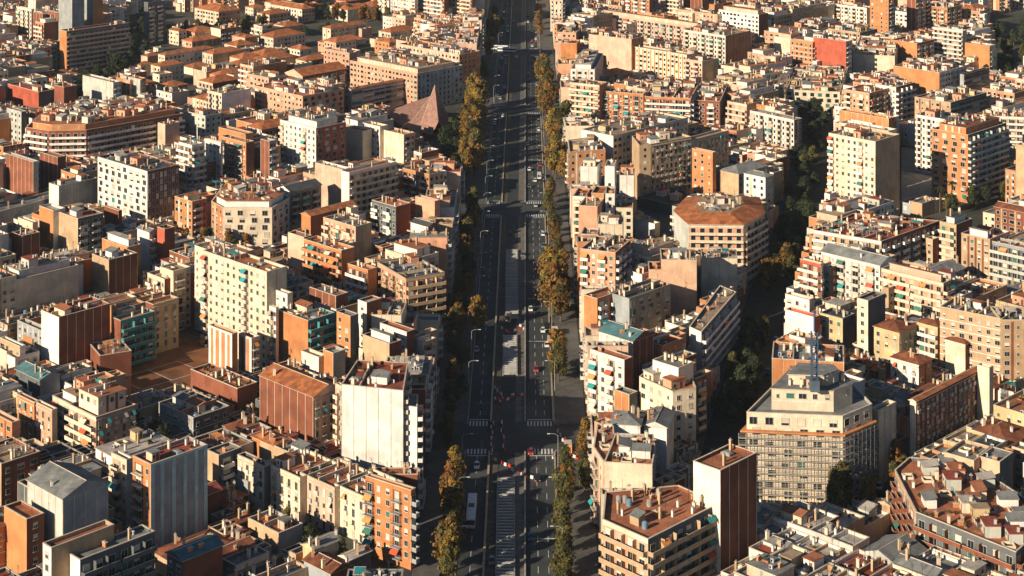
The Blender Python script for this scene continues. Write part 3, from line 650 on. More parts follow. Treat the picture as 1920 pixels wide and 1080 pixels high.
T(12, 1190, 455, 250, -24, 5, 'DD', 'nn', 'd', 'low dark flat roof in the middle of the court', name='garage', dens=.2)
TP(12, [(1215, 500), (1325, 600), (1735, 605), (1895, 515), (1850, 400), (1310, 400)], 24, 'LCCT', 'nBBB', 't', 'octagonal-ended block with orange roof and curved cream balcony bands', shape='cap', balcol='C', awn=0, short='octagonal balcony block', deck='b', wn=100)
T(12, 1385, 872, 266, 50, 27, 'AN', 'nn', 'w', 'block with a tall blank apricot wall facing the camera', a=3, short='tall apricot wall')
T(12, 1195, 945, 170, -10, 23, 'AN', 'nn', 'r', 'lower apricot wall joined left of the tall apricot wall', a=3)
T(12, 1690, 860, 270, -12, 21, 'CT', 'pw', 'w', 'pale ribbed party wall right of the tall apricot wall', a=5)
T(12, 880, 1160, 150, 310, 22, 'GT', 'nk', 'd', 'block with a blue rooftop pool and grey windowed side', short='blue pool block')
T(12, 1110, 860, 90, 90, 12, 'TN', 'wn', 'r', 'small tan building in the court above the apricot wall')
# --- tile 13
TP(13, [(340, 645), (850, 730), (1290, 575), (640, 520)], 21, 'WN', 'Bb', 'R', 'wide block with a red roof deck full of posts right of the dark street', short='red decked block', balcol='W', dens=1.3, palette=['chimney', 'chimney', 'pergola', 'laundry', 'stair_hut'])
T(13, 395, 900, 155, 20, 20, 'RC', 'BW', 'r', 'stepped red and white terraces at the street corner below the red decked block', balcol='W')
T(13, 840, 910, 440, 115, 21, 'WW', 'bn', 'g', 'balcony block under a wide grey pitched roof below the red decked block', shape='gable', awn=.4, balcol='L', short='grey pitched balcony block')
T(13, 1315, 1045, 465, 60, 22, 'CT', 'BB', 'b', 'long balcony block with teal blinds right of the grey pitched one', awn=.6, balcol='C', short='teal blind block', tier=(2.2, 2.7, 'P', 'r'))
T(13, 1412, 605, 125, 120, 23, 'YN', 'Bn', 'd', 'ochre and brown block with a dark roof full of white rooms', tier=(2, 2.6, 'W', 'd'))
T(13, 1665, 715, 215, 60, 22, 'TT', 'wn', 'R', 'tan windowed block right of the ochre and brown one', tier=(2.4, 2.8, 'W', 'g'))
T(13, 1960, 790, 290, 60, 21, 'GG', 'Bn', 'r', 'grey balcony block at the right edge with white railings', balcol='L', awn=.2)
T(13, 1960, 20, 100, 40, 30, 'TT', 'nn', 'g', 'plain tan slab cut by the right edge', **TK)
T(13, 1960, 520, 260, 60, 15, 'NG', 'ww', 'k', 'long low building under a brown roof at the right edge', shape='gable')
# --- tile 20
T(20, 440, 220, 130, 385, 22, 'WN', 'np', 'R', 'maroon block with white blank end and dark red roof, left', short='maroon block')
T(20, 905, 245, 60, 255, 17, 'NE', 'nB', 'r', 'school wing with teal shaded galleries, left of the court', balcol='E', name='school', short='teal gallery school', palette=['chimney', 'skylight'])
T(20, 1150, 125, 60, 190, 18, 'NT', 'nW', 'r', 'brick wing with tall windows and orange roof parapet by the court', name='school')
T(20, 150, 440, 150, 40, 13, 'TW', 'wn', 'r', 'small tan house with red roof terrace at the left edge', name='house')
T(20, 300, 690, 180, 150, 9, 'DG', 'nn', 'e', 'low building with bluish folded roof at left', shape='gable')
T(20, 330, 330, 200, 60, 10, 'GG', 'wn', 'g', 'shaded grey low block behind the maroon block', )
T(20, 985, 470, 235, 24, 10, 'NN', 'nn', 'r', 'brown wall building beside the ochre sports court', a=-28, name='annex')
T(20, 720, 970, 205, 300, 17, 'CT', 'BW', 'r', 'corner block with teal awnings and round set-back tower rooms, left', awn=.9, balcol='C', tier=(2.2, 5.5, 'C', 'r'), short='teal awning corner block')
T(20, 390, 915, 130, 40, 15, 'SC', 'Wn', 'b', 'narrow pale pink house with tall windows left of the teal awning corner', name='house')
T(20, 258, 860, 128, 40, 15, 'ON', 'Wn', 'b', 'narrow orange house with tall windows in the sunny row at left', name='house')
T(20, 130, 790, 130, 40, 14, 'YC', 'Wn', 'b', 'narrow ochre house at the left end of the sunny row', name='house')
T(20, 1742, 345, 175, 40, 19, 'OO', 'qn', 'r', 'orange block with wide white vertical stripes below the big cream block', short='white striped orange block')
T(20, 1888, 378, 96, 60, 17, 'OC', 'qb', 'r', 'smaller orange block with white stripes at the right of the striped one')
T(20, 1780, 755, 350, 150, 10, 'NN', 'nn', 'r', 'low brown building with an orange roof deck beside the sports court', palette=['chimney', 'planter'])
T(20, 1450, 975, 260, 270, 9, 'GD', 'ww', 'g', 'low shaded building with grey roof in the dark court', palette=['skylight', 'shed'])
T(20, 90, 1010, 150, 60, 12, 'OS', 'wn', 'b', 'low orange house in the lower left with pale roof', name='house')
# --- tile 21
T(21, 235, 45, 95, 40, 27, 'WC', 'wn', 'r', 'slim white tower room block with a red roof edge, centre left')
T(21, 150, 150, 50, 20, 24, 'WC', 'bn', 'w', 'narrow white balcony strip at the left of the orange court wall')
T(21, 390, 245, 232, 200, 22, 'OE', 'nt', 'g', 'block with shadowed orange wall and teal netted side', short='teal netted block')
T(21, 600, 60, 200, 90, 25, 'NN', 'pn', 'g', 'brown ribbed block behind the teal netted block')
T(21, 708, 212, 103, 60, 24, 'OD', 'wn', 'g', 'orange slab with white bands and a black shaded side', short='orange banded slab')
T(21, 830, 110, 66, 110, 25, 'WN', 'wn', 'w', 'white ended brown block right of the orange banded slab')
T(21, 1090, 205, 225, -14, 21, 'CC', 'pn', 'r', 'cream ribbed double party wall near the avenue', a=4)
T(21, 1180, 270, 80, -10, 17, 'SS', 'nn', 'r', 'short pink wall at the avenue side of the cream double wall', a=4)
T(21, 430, 815, 400, 215, 19, 'NC', 'pW', 't', 'brown gabled party wall with orange tile roof and cream balcony front', shape='gable', short='brown gabled block')
T(21, 580, 490, 75, 90, 17, 'OG', 'pn', 'w', 'small orange ribbed block with pale roof left of the white-roofed terraces')
T(21, 470, 520, 130, 60, 15, 'WC', 'nn', 'b', 'white chimney house behind the brown gabled block')
TP(21, [(640, 722), (1105, 770), (1140, 560), (760, 540)], 30, 'WN', 'pb', 'R', 'tall block with a huge cream blank ribbed wall left of the avenue', short='huge cream wall', dens=1.2, balcol='C')
TP(21, [(1100, 880), (1208, 895), (1215, 800), (1120, 790)], 25, 'WC', 'nB', 'w', 'narrow lower extension at the right of the huge cream wall')
T(21, 655, 740, 60, 30, 22, 'CC', 'bn', 'r', 'sunlit cream balcony strip between the gabled block and the huge cream wall')
T(21, 1000, 420, 200, 90, 20, 'TN', 'nn', 'g', 'block with grey lean-to roofs above the huge cream wall', tier=(2, 2.5, 'W', 'g'))
T(21, 1130, 330, 200, 60, 20, 'WN', 'wn', 'R', 'white block with grey solar panels on a red roof', palette=['skylight', 'skylight', 'stair_hut'])
T(21, 430, 985, 400, 60, 8, 'CW', 'nn', 'R', 'low red roofed building edged by white walls under the brown gabled block')
# --- tile 22
T(22, 640, 80, 100, 180, 22, 'OO', 'nb', 'r', 'brown-orange block with plants left of the blue pool block')
T(22, 905, 400, 252, 155, 23, 'WN', 'np', 'e', 'white block with a blue glass gable and brown ribbed side', shape='gable', short='blue gable block')
T(22, 842, 540, 255, 60, 25, 'WN', 'vn', 'r', 'white balcony block with terrace tables beside the avenue', short='white terrace block', balc='solid')
T(22, 1250, 600, 195, 110, 26, 'WC', 'pn', 'g', 'white block with a pale set-back top behind the orange corniced corner', short='pale set-back block')
TP(22, [(955, 665), (1205, 775), (1380, 745), (1320, 600), (1080, 560)], 21, 'CCT', 'wwww', 'r', 'corner block with an orange cornice and rounded corner by the dark street', short='orange corniced corner', balcol='C')
T(22, 880, 800, 110, 60, 17, 'OD', 'pn', 'e', 'brown low block with blue skylight house near the avenue')
T(22, 760, 790, 140, 60, 13, 'NN', 'nn', 'r', 'dark brown court building left of the blue skylight house')
T(22, 960, 1030, 215, 26, 20, 'WC', 'nn', 'g', 'white building with dark pitched roof below the blue skylight house', shape='hip', a=10)
T(22, 1160, 1045, 170, -12, 19, 'WC', 'nn', 'g', 'white building with grey lean-to roof next to the dark pitched one', shape='gable', a=15)
TP(22, [(1330, 290), (1420, 330), (1680, 30), (1560, -20)], 18, 'WD', 'nB', 'b', 'low row with cream roof rooms along the dark diagonal street', dens=1.6)
# --- tile 23
T(23, 570, 560, 540, -16, 20, 'OO', 'pn', 'g', 'stepped orange brick party wall behind the blue mast', a=10, short='orange wall behind the mast')
T(23, 750, 95, 82, 130, 24, 'CD', 'wn', 'g', 'narrow cream wall with one column of windows in deep shade', short='narrow cream wall')
T(23, 985, 335, 190, 130, 16, 'YY', 'wW', 'k', 'ochre house under a red hipped roof, left one of the pair', shape='hip', name='house', short='ochre hipped house')
T(23, 1272, 292, 155, 66, 17, 'YO', 'Bn', 'k', 'ochre balcony house under a red roof, right one of the pair', shape='hip', name='house', balcol='W')
T(23, 1130, 575, 210, 100, 12, 'WO', 'Ww', 'k', 'low white house with dark red roof below the ochre pair', shape='hip', name='house')
T(23, 1110, 850, 46, 480, 20, 'CN', 'nW', 't', 'long ornate shaded block under an orange tile roof at the right', shape='gable', short='long ornate block', dens=.4, wn=100)
T(23, 1660, 600, 90, 30, 22, 'CC', 'nn', 'b', 'tan end wall at the far end of the long ornate block')
T(23, 1755, 232, 465, -14, 25, 'TT', 'wn', 'g', 'long tan block with small windows seen above the ochre houses', short='long tan block', a=36)
T(23, 2000, 240, 250, -14, 25, 'TT', 'wn', 'g', 'tan block continuing straight to the right edge', a=0)
TP(23, [(-160, 930), (560, 960), (780, 870), (640, 720), (80, 690)], 25, 'CCG', 'kks', 'g', 'large corner block wrapped in scaffolding below the blue mast', short='scaffolded block', tier=(5.0, 6.0, 'C', 'g'), palette=['stair_hut', 'chimney'], dens=.5)
T(23, 830, 920, 60, 130, 22, 'TC', 'pp', 'b', 'pale block with rounded vertical ribs right of the scaffolded block')
T(23, 560, 230, 170, 90, 16, 'YD', 'wn', 'd', 'shaded block with a dark roof and yellow edge behind the mast')
T(23, 350, 220, 220, 40, 17, 'WR', 'nn', 'r', 'white walled terraces with red roofs on the sunny side of the dark street')
T(23, 310, 90, 180, 40, 17, 'WC', 'wn', 'r', 'small white terraced block at the top of the dark street corner')
T(23, 340, 400, 180, 60, 16, 'WT', 'nn', 'b', 'pale terraced block left of the mast top')
T(23, 860, 760, 110, 60, 12, 'YG', 'nn', 'e', 'small ochre building with blue roof beyond the scaffolded block')
T(23, 1480, 420, 150, 130, 15, 'CN', 'nn', 'k', 'house with red roofs around a pale chimney right of the ochre pair', shape='hip', name='house')
# --- tile 30
T(30, 10, 240, 200, 290, 17, 'TN', 'nw', 'b', 'brown block with plain shaded windows at the lower left edge', short='brown edge block')
T(30, 470, 500, 262, 340, 24, 'LG', 'pp', 'g', 'grey corrugated block with pitched roof and orange hut, lower left', shape='gable', short='grey corrugated block', dens=.3)
T(30, 200, 655, 170, 130, 20, 'ON', 'nw', 'r', 'block with an orange ribbed wall in the lower left corner', short='orange ribbed corner wall')
T(30, 385, 870, 64, 470, 26, 'WT', 'wn', 'r', 'white edged slab with terracotta roof at the lower left', short='terracotta slab', palette=['chimney'], dens=.15)
T(30, 600, 960, 92, 560, 23, 'WD', 'nB', 'g', 'dark balcony block with a white end wall in the bottom left', balcol='D', awn=.1, short='dark bottom balcony block')
T(30, 1130, 245, 135, 425, 26, 'OG', 'bq', 'R', 'block with tall white and teal striped side wall, lower left', short='teal striped block', awn=.3)
T(30, 950, 210, 115, 50, 23, 'CW', 'bn', 'g', 'cream balcony block attached left of the teal striped block')
T(30, 1640, 175, 90, 170, 14, 'TD', 'nb', 'b', 'dark low block with yellowish parapet right of the teal striped block')
T(30, 1370, 965, 118, 300, 13, 'DN', 'wn', 'e', 'shaded house with a teal metal gabled roof at the bottom', shape='gable', name='house', short='teal roofed house')
T(30, 1420, 520, 100, 240, 8, 'DN', 'nn', 'R', 'low dark red shed behind the teal roofed house', shape='gable', name='house')
# --- tile 31
T(31, 62, 262, 200, 60, 13, 'CD', 'Wn', 'k', 'pale left end house of the balconied row, in part shade', name='house', detail=True)
T(31, 330, 345, 265, -14, 13, 'CC', 'Wn', 'r', 'cream balconied row house with iron balconies, second from the left end', short='cream balconied row', name='house')
T(31, 590, 420, 260, -14, 13, 'PC', 'Wn', 'r', 'pinkish balconied row house in the middle of the lower row', name='house')
T(31, 818, 490, 228, -14, 13, 'CC', 'Wn', 'r', 'cream balconied row house touching the orange corner tower', name='house')
T(31, 1162, 438, 342, 34, 21, 'OO', 'vB', 'g', 'orange brick corner tower with curved grey balconies below the huge cream wall', short='orange corner tower', balcol='G', a=36)
T(31, 440, 885, 90, 200, 8, 'YC', 'wn', 'g', 'small lit house with a grey metal pitched roof at the bottom', shape='gable', name='house')
T(31, 700, 960, 70, 160, 6, 'CD', 'nn', 'w', 'small shed with a bright pitched roof at the bottom centre', shape='gable', name='shed')
T(31, 170, 760, 230, 180, 7, 'TG', 'nn', 'r', 'low warehouse with flat brown roof at the bottom left of the row', name='warehouse')
T(31, 560, 1060, 200, 150, 6, 'GN', 'nn', 'k', 'low dark roofed shed at the bottom edge', shape='gable', name='shed')
T(31, 330, 190, 300, 140, 12, 'TN', 'nn', 'g', 'low shaded building with grey roof behind the balconied row')
T(31, 130, 100, 160, 130, 12, 'ON', 'nn', 't', 'small tile roofed building at the upper left of the balconied row', shape='hip')
# --- tile 32
TP(32, [(680, 655), (1020, 805), (1552, 535), (1250, 400), (700, 450)], 23, 'CDN', 'BBn', 'r', 'bottom corner block with terracotta roof crowded by pale chimneys', short='chimney roof block', balcol='T', dens=1.3, palette=['chimney', 'chimney', 'chimney', 'water_tank', 'shed', 'antenna'])
T(32, 1560, 290, 200, 275, 33, 'WN', 'np', 'r', 'tall block with cream front and brown ribbed side by the dark street', short='cream and brown tall block', palette=['skylight', 'chimney', 'antenna'], dens=.6)
TP(32, [(692, 225), (1052, 245), (1075, 120), (1060, 20), (775, 10)], 23, 'CG', 'nw', 'r', 'block with a cream blank wall and terraced roof right of the avenue', short='cream avenue wall', dens=1.3)
TP(32, [(610, 110), (680, 215), (780, 210), (760, -60), (640, -60)], 20, 'PPW', 'bbn', 'r', 'narrow avenue block with cluttered balconies left of the cream avenue wall')
# --- tile 33
TP(33, [(950, 285), (1110, 600), (1860, 900), (2150, 640), (1500, 215), (1060, 190)], 17, 'TDD', 'bBB', 'r', 'wide low block with orange edged parapet and cluttered roof, lower right', short='orange edged roof', balcol='N', dens=3.0, palette=['stair_hut', 'stair_hut', 'shed', 'shed', 'chimney', 'chimney', 'lightwell', 'laundry', 'planter', 'antenna'])
T(33, 1545, 215, 222, -12, 20, 'AT', 'nn', 'g', 'plain apricot wall at the lower right, left one of the pair', a=40)
T(33, 1738, 225, 172, 100, 20, 'AD', 'nn', 'g', 'plain apricot wall with grey roof at the lower right, right one of the pair', a=40)
T(33, 2000, 160, 240, 60, 16, 'AC', 'wn', 'g', 'pale apricot building at the right edge of the lower picture')
# ------------------------------------------------------------------ ground, roads
asph = mat('asphalt', (.045, .052, .055), .8, .35, .08, second=(.065, .07, .07), sec_scale=.03, tint=0)
pave = mat('pavement', (.13, .125, .115), .9, .3, .2, grid=.35, tint=0)
earth = mat('ground dust', (.10, .09, .075), .95, .4, .05, second=(.06, .065, .05), sec_scale=.02, tint=0)
kerbm = mat('kerb stone', (.30, .28, .25), .9)
def flat(mb, P, z, m): mb.face([(p[0], p[1], z) for p in P], m)
b = MB(); flat(b, [(-20000, -2000), (20000, -2000), (20000, 40000), (-20000, 40000)], 0, earth); struct('ground', b)
def strip(x0, x1, y0=380, y1=2400):
    return [(axis(y0) + x0, y0), (axis(y0) + x1, y0), (axis(y1) + x1, y1), (axis(y1) + x0, y1)]
b = MB(); flat(b, strip(-30, 19.6), .03, asph); struct('road', b)
# cross streets (both run at 45 degrees or straight across) as sheets just above the ground
crossY = [at(960, 820)[1], at(960, 392)[1], at(960, 205)[1], at(960, 98)[1]]
leftY = [at(960, 1075)[1], at(960, 392)[1], at(960, 205)[1], at(960, 98)[1]]
CROSS = []
for y in leftY: CROSS.append([(axis(y) - 30, y - 10), (axis(y) - 30, y + 12), (axis(y) - 170, y - 128 + 12), (axis(y) - 170, y - 128 - 10)])
for y in crossY:
    CROSS.append([(axis(y) + 19.6, y - 8), (axis(y) + 110, y + 42 - 8), (axis(y) + 110, y + 42 + 8), (axis(y) + 19.6, y + 8)])
DIAG = [at(*p) for p in ((1290, 1010), (1440, 985), (1455, 700), (1505, 500), (1568, 330), (1560, 205), (1500, 205), (1470, 380), (1400, 560), (1320, 830))]
DIAG2 = [at(*p) for p in ((1440, 985), (1700, 960), (1730, 900), (1660, 860), (1455, 880))]
PLAZA = [at(*p) for p in ((1690, 385), (1790, 390), (1750, 280), (1690, 275))]
COURT = [at(*p) for p in ((1180, 400), (1260, 470), (1290, 400), (1330, 350), (1200, 350))]
PLAY = [at(*p) for p in ((232, 722), (262, 772), (425, 705), (395, 640), (335, 632), (250, 678))]
ROWST = [at(*p) for p in ((450, 990), (690, 1100), (790, 1090), (745, 1030), (690, 1050), (480, 948))]
CHURCHY = [at(*p) for p in ((728, 262), (775, 262), (862, 345), (905, 345), (908, 150), (862, 200), (800, 180), (735, 205))]
FIELD = [at(*p) for p in ((1850, 25), (1875, 150), (1990, 160), (1990, 20))]
STL = [at(*p) for p in ((110, 225), (262, 130), (330, 20), (270, 10), (180, 130), (150, 150), (140, 190))]
PARK = [at(*p) for p in ((70, 150), (260, 130), (330, 60), (480, 50), (460, 20), (290, 25))]
b = MB()
for P in CROSS: flat(b, P, .034, asph)
struct('side_road', b)
b = MB(); dka = mat('shaded asphalt', (.024, .027, .028), .85, .4, .2, tint=0); flat(b, DIAG, .036, dka); flat(b, DIAG2, .04, dka); struct('diagonal_road', b)  # asphalt darkened to put the diagonal street's shade into its colour
b = MB(); flat(b, PLAZA, .05, mat('pale paving', (.42, .38, .32), .9, .3, grid=.4)); struct('plaza_paving', b)
b = MB(); flat(b, COURT, .05, mat('court paving', (.12, .125, .13), .9, .3, grid=.3)); struct('court_paving', b)
b = MB(); flat(b, PLAY, .35, mat('rust court', (.23, .095, .042), .9, .4, .15, second=(.16, .075, .04), sec_scale=.08, tint=0)); struct('sports_court_ground', b)  # rust colour, darkened to stand for the shade lying on the court
b = MB(); u0, v0 = at(300, 705); 
def cl_(x0, y0, x1, y1, w_=.12):
    ca, sa = cos(radians(45)), sin(radians(45)); R_ = lambda x, y: (u0 + x * ca - y * sa, v0 + x * sa + y * ca)
    if x0 == x1: P_ = [R_(x0 - w_, y0), R_(x0 + w_, y0), R_(x1 + w_, y1), R_(x1 - w_, y1)]
    else: P_ = [R_(x0, y0 - w_), R_(x1, y0 - w_), R_(x1, y0 + w_), R_(x0, y0 + w_)]
    flat(b, P_, .362, PAINT)
for a_ in (-12, 0, 12): cl_(a_, -7, a_, 7)
for a_ in (-7, 7): cl_(-12, a_, 12, a_)
struct('court_markings', b)
# pavements with kerbs, median islands
b = MB()
gaps = sorted(crossY)
def cuts(y0, y1, hw=10):
    out = []; y = y0
    for g in gaps:
        if g - hw > y and g - hw < y1: out.append((y, g - hw)); y = g + hw
        elif g - hw <= y < g + hw: y = g + hw
    if y < y1: out.append((y, y1))
    return out
for x0, x1 in ((-30, -18.2), (9.2, 19.6)):
    for (a, c) in cuts(400, 2200):
        b.prism(strip(x0 + .3, x1 - .3, a, c), .0, .15, pave); 
        k = x1 if x0 < 0 else x0; b.prism(strip(k - .3, k, a, c) if x0 < 0 else strip(k, k + .3, a, c), 0, .17, kerbm)
struct('pavement', b)
b = MB(); yel = mat('ochre kerb', (.50, .33, .12), .8)
for (a, c) in cuts(400, 2200, 12):
    b.prism(strip(-11.3, -10.7, a, c), 0, .6, mat('barrier concrete', (.42, .34, .22), .8)); b.prism(strip(-10.65, -8.2, a, c), 0, .12, mat('worn earth', (.10, .085, .065), .95, .4))
    b.prism(strip(-.35, .15, a, c), 0, .7, CONC); b.prism(strip(8.7, 9.15, a, c), 0, .5, mat('barrier concrete', (.42, .34, .22), .8))
    b.prism(strip(-3.2, -.4, a, c), 0, .14, mat('median paving', (.16, .145, .125), .9, .35))
struct('median_kerbs', b)
# painted lines
b = MB()
for xl in (-14.6, 3.4, 6.2):
    y = 420
    while y < 1500:
        if all(abs(y - g) > 14 for g in gaps): flat(b, strip(xl - .08, xl + .08, y, y + 4), .036, PAINT)
        y += 9
for g in gaps:
    for sgn in (-1, 1):
        for (xa, xb) in ((-17.8, -11.6), (.6, 8.4)):
            x = xa
            while x < xb: flat(b, strip(x, x + .5, g + sgn * 11 - 2, g + sgn * 11 + 2), .038, PAINT); x += 1.05
            flat(b, strip(xa, xb, g + sgn * 14.2 - .25, g + sgn * 14.2 + .25), .039, PAINT)
for y in (at(960, 640)[1], at(960, 560)[1], at(960, 300)[1], at(960, 1010)[1]): flat(b, strip(.8, 8.4, y - .25, y + .25), .037, PAINT)
struct('road_markings', b)
b = MB(); rp = random.Random(3); pm_ = [mat('asphalt patch', (.025, .028, .03), .7, .3, .6, tint=0), mat('asphalt worn', (.085, .085, .08), .85, .4, .5, tint=0)]
for i in range(110):
    y = rp.uniform(450, 1350); x = rp.uniform(-17.5, 8); wd = rp.uniform(.8, 3.2); ln = rp.uniform(2, 16)
    if -11.8 < x + wd and x < .6: continue
    flat(b, strip(x, min(x + wd, 8.6), y, y + ln), .0315 + .00002 * i, rp.choice(pm_))
struct('road_patches', b)
# the works along the median: a covered trench under a row of pale concrete beams
def beams(y0, y1, label):
    c = (axis((y0 + y1) / 2) - 5.4, (y0 + y1) / 2); e = thing('trench_cover', label, 'trench cover', (c[0], c[1], .03), 0, 'beam rows over the trench in the median')
    k = MB(); k.box((0, 0, 0), (4.6, y1 - y0, .05), mat('trench dark', (.03, .03, .03), .9)); 
    for s_ in (-1, 1): k.box((s_ * 2.45, 0, 0), (.3, y1 - y0, .8), CONC)
    obj('trench_wall', k, e); k = MB(); y = -(y1 - y0) / 2 + .5
    while y < (y1 - y0) / 2 - .5: k.box((0, y, .45), (4.5, .8, .35), mat('pale beam', (.42, .42, .39), .85)); y += 1.9
    obj('beams', k, e)
beams(at(960, 1079)[1] - 25, at(960, 895)[1], 'row of pale beams over the trench nearest the camera, in the lower median')
beams(at(960, 705)[1], at(960, 630)[1], 'row of pale beams over the trench in the middle of the avenue')
beams(at(960, 600)[1], at(960, 470)[1], 'row of pale beams over the trench farther up the avenue')
# ------------------------------------------------------------------ streets kept free and filler houses
AVE = strip(-30.3, 19.9, 300, 3000)
FREE = [AVE, DIAG, DIAG2, PLAZA, COURT, PLAY, PARK, ROWST, CHURCHY, FIELD, STL] + CROSS
W_, H_ = 480, 290
depth = np.full((H_, W_), 1e9)
def hull(pts):
    pts = sorted(set(pts)); lo, up = [], []
    for p in pts:
        while len(lo) > 1 and (lo[-1][0] - lo[-2][0]) * (p[1] - lo[-2][1]) - (lo[-1][1] - lo[-2][1]) * (p[0] - lo[-2][0]) <= 0: lo.pop()
        lo.append(p)
    for p in reversed(pts):
        while len(up) > 1 and (up[-1][0] - up[-2][0]) * (p[1] - up[-2][1]) - (up[-1][1] - up[-2][1]) * (p[0] - up[-2][0]) <= 0: up.pop()
        up.append(p)
    return lo[:-1] + up[:-1]
def raster(P, za, zb):
    Hl = hull([tuple(v / 4 for v in proj(p[0], p[1], z)) for p in P for z in (za, zb)])
    xs = [p[0] for p in Hl]; ys = [p[1] for p in Hl]
    x0, x1, y0, y1 = max(0, int(min(xs))), min(W_ - 1, int(max(xs)) + 1), max(0, int(min(ys))), min(H_ - 1, int(max(ys)) + 1)
    if x0 >= x1 or y0 >= y1: return None
    X, Y = np.meshgrid(np.arange(x0, x1 + 1) + .5, np.arange(y0, y1 + 1) + .5); m = np.ones(X.shape, bool)
    for i in range(len(Hl)):
        a, c = Hl[i], Hl[(i + 1) % len(Hl)]; m &= ((c[0] - a[0]) * (Y - a[1]) - (c[1] - a[1]) * (X - a[0])) >= 0
    return (slice(y0, y1 + 1), slice(x0, x1 + 1)), m
for (e, P, z0, H, info) in BLD:
    r = raster(P, max(z0, H * (.85 if e['short'] == 'orange edged roof' else .22)), H)
    if r:
        sl, m = r; d = depth[sl]; cy = cen(P)[1]; d[m & (d > cy)] = cy
# the avenue itself must stay open to view
r_ave = np.zeros((H_, W_), bool)
for yy in range(H_):
    Y = F * HC / (yy * 4 + 2 - HOR)
    xa = int((proj(axis(Y) - 19, Y, 0)[0]) / 4); xb = int((proj(axis(Y) + 17.0, Y, 0)[0]) / 4); r_ave[yy, xa:xb] = True
    depth[yy, xa:xb] = np.minimum(depth[yy, xa:xb], 1e8)
HAND = list(BLD)
r_ = raster([at(730, 235, 5), at(790, 252, 5), at(850, 246, 5), at(835, 210, 5), at(760, 205, 5)], 2, 25)
if r_: sl, m = r_; d = depth[sl]; cy_ = at(790, 240)[1]; d[m & (d > cy_)] = cy_
# quarters with their own heights and colours: (outline in pixels at roof height, lowest, highest, walls, roofs, share built, split)
ZONES = [([(1630, 870), (1730, 870), (1730, 965), (1630, 965)], 4, 5, 'T', 'g', 0, 0),
         ([(1290, 900), (1640, 890), (1900, 900), (2000, 960), (2000, 1200), (1290, 1200)], 10, 13, 'WWWCL', 'ggwwrRg', 1, 1),
         ([(230, 640), (500, 640), (520, 800), (470, 830), (400, 800), (260, 820)], 4, 8, 'NTDG', 'Rgkd', 1, 0),
         ([(290, 880), (470, 880), (700, 1010), (800, 1110), (290, 1160)], 3.5, 7, 'NTDG', 'kgdRk', .8, 0),
         ([(470, 770), (640, 770), (640, 860), (470, 840)], 6, 10, 'CNTO', 'rRgt', 1, 0),
         ([(300, 10), (740, -40), (740, 110), (600, 170), (480, 130), (380, 200), (250, 160), (290, 60)], 8, 12, 'CCSP', 'tttt', .38, 0),
         ([(1590, 600), (1870, 640), (1870, 780), (1590, 700)], 6, 12, 'YCNT', 'kkrt', 1, 0),
         ([(1440, 560), (1600, 560), (1600, 720), (1440, 720)], 13, 16, 'WCCO', 'rrRwg', 1, 1),
         ([(1660, 250), (1920, 330), (1920, 430), (1660, 420)], 5, 10, 'TCG', 'grb', .3, 0),
         ([(1450, 840), (1660, 830), (1660, 990), (1330, 1000), (1330, 900)], 4, 6, 'TD', 'gd', .0, 0)]
def zone(px, py):
    for Z in ZONES:
        if inpoly(Z[0], px, py): return Z
def polymask(P, X, Y):
    c = np.zeros(X.shape, bool); n = len(P); j = n - 1
    for i in range(n):
        (xi, yi), (xj, yj) = P[i], P[j]
        if yi != yj: c ^= ((yi > Y) != (yj > Y)) & (X < (xj - xi) * (Y - yi) / (yj - yi) + xi)
        j = i
    return c
_x, _y = np.meshgrid(np.arange(W_) * 4 + 2.0, np.arange(H_) * 4 + 2.0); _Y = F * (HC - 4) / (_y - HOR); _X = (_x - CX) * _Y / F
for Pm in (STL, PARK, CHURCHY, DIAG, DIAG2, FIELD, PLAZA, COURT, PLAY):
    m = polymask(Pm, _X, _Y) & (depth > 9e8); depth[m] = _Y[m]
boxes = [(min(p[0] for p in B[1]) - 1, max(p[0] for p in B[1]) + 1, min(p[1] for p in B[1]) - 1, max(p[1] for p in B[1]) + 1, B[1]) for B in HAND]
def blocked(P):
    c = cen(P); pts = [c] + [((p[0] * .92 + c[0] * .08), (p[1] * .92 + c[1] * .08)) for p in P] + [((P[i][0] + P[(i + 1) % 4][0]) / 2 * .92 + c[0] * .08, (P[i][1] + P[(i + 1) % 4][1]) / 2 * .92 + c[1] * .08) for i in range(4)]
    for x, y in pts:
        for Q in FREE:
            if inpoly(Q, x, y): return True
        for (x0, x1, y0, y1, Q) in boxes:
            if x0 < x < x1 and y0 < y < y1 and inpoly(Q, x, y): return True
    return False
def occl(P, H):
    r = raster(P, 0, H)
    if not r: return 0, 0
    sl, m = r; cy = cen(P)[1]; tot = m.sum(); bad = (m & (depth[sl] < 9e8) & (depth[sl] > cy + 2)); return bad.sum() / max(1, tot), tot
cand = []
rng = random.Random(11)
# the two rows that front the avenue
def avenue_row(side):
    y = 425.0
    while y < 1700:
        L = rng.uniform(14, 22); dep = rng.uniform(12, 15)
        if any(y < g + 11 and y + L > g - 9 for g in (leftY if side < 0 else gaps)): y += 3; continue
        a0, a1 = axis(y), axis(y + L)
        if side < 0: P = [(a0 - 30.4 - dep, y), (a0 - 30.4, y), (a1 - 30.4, y + L), (a1 - 30.4 - dep, y + L)]; sty = 'nB' if rng.random() < .6 else 'nb'
        else: P = [(a0 + 20, y), (a0 + 20 + dep, y), (a1 + 20 + dep, y + L), (a1 + 20, y + L)]; sty = 'nnn' + rng.choice('BbW')
        cand.append((P, sty, rng.uniform(20, 26), True)); y += L + .02
avenue_row(-1); avenue_row(1)
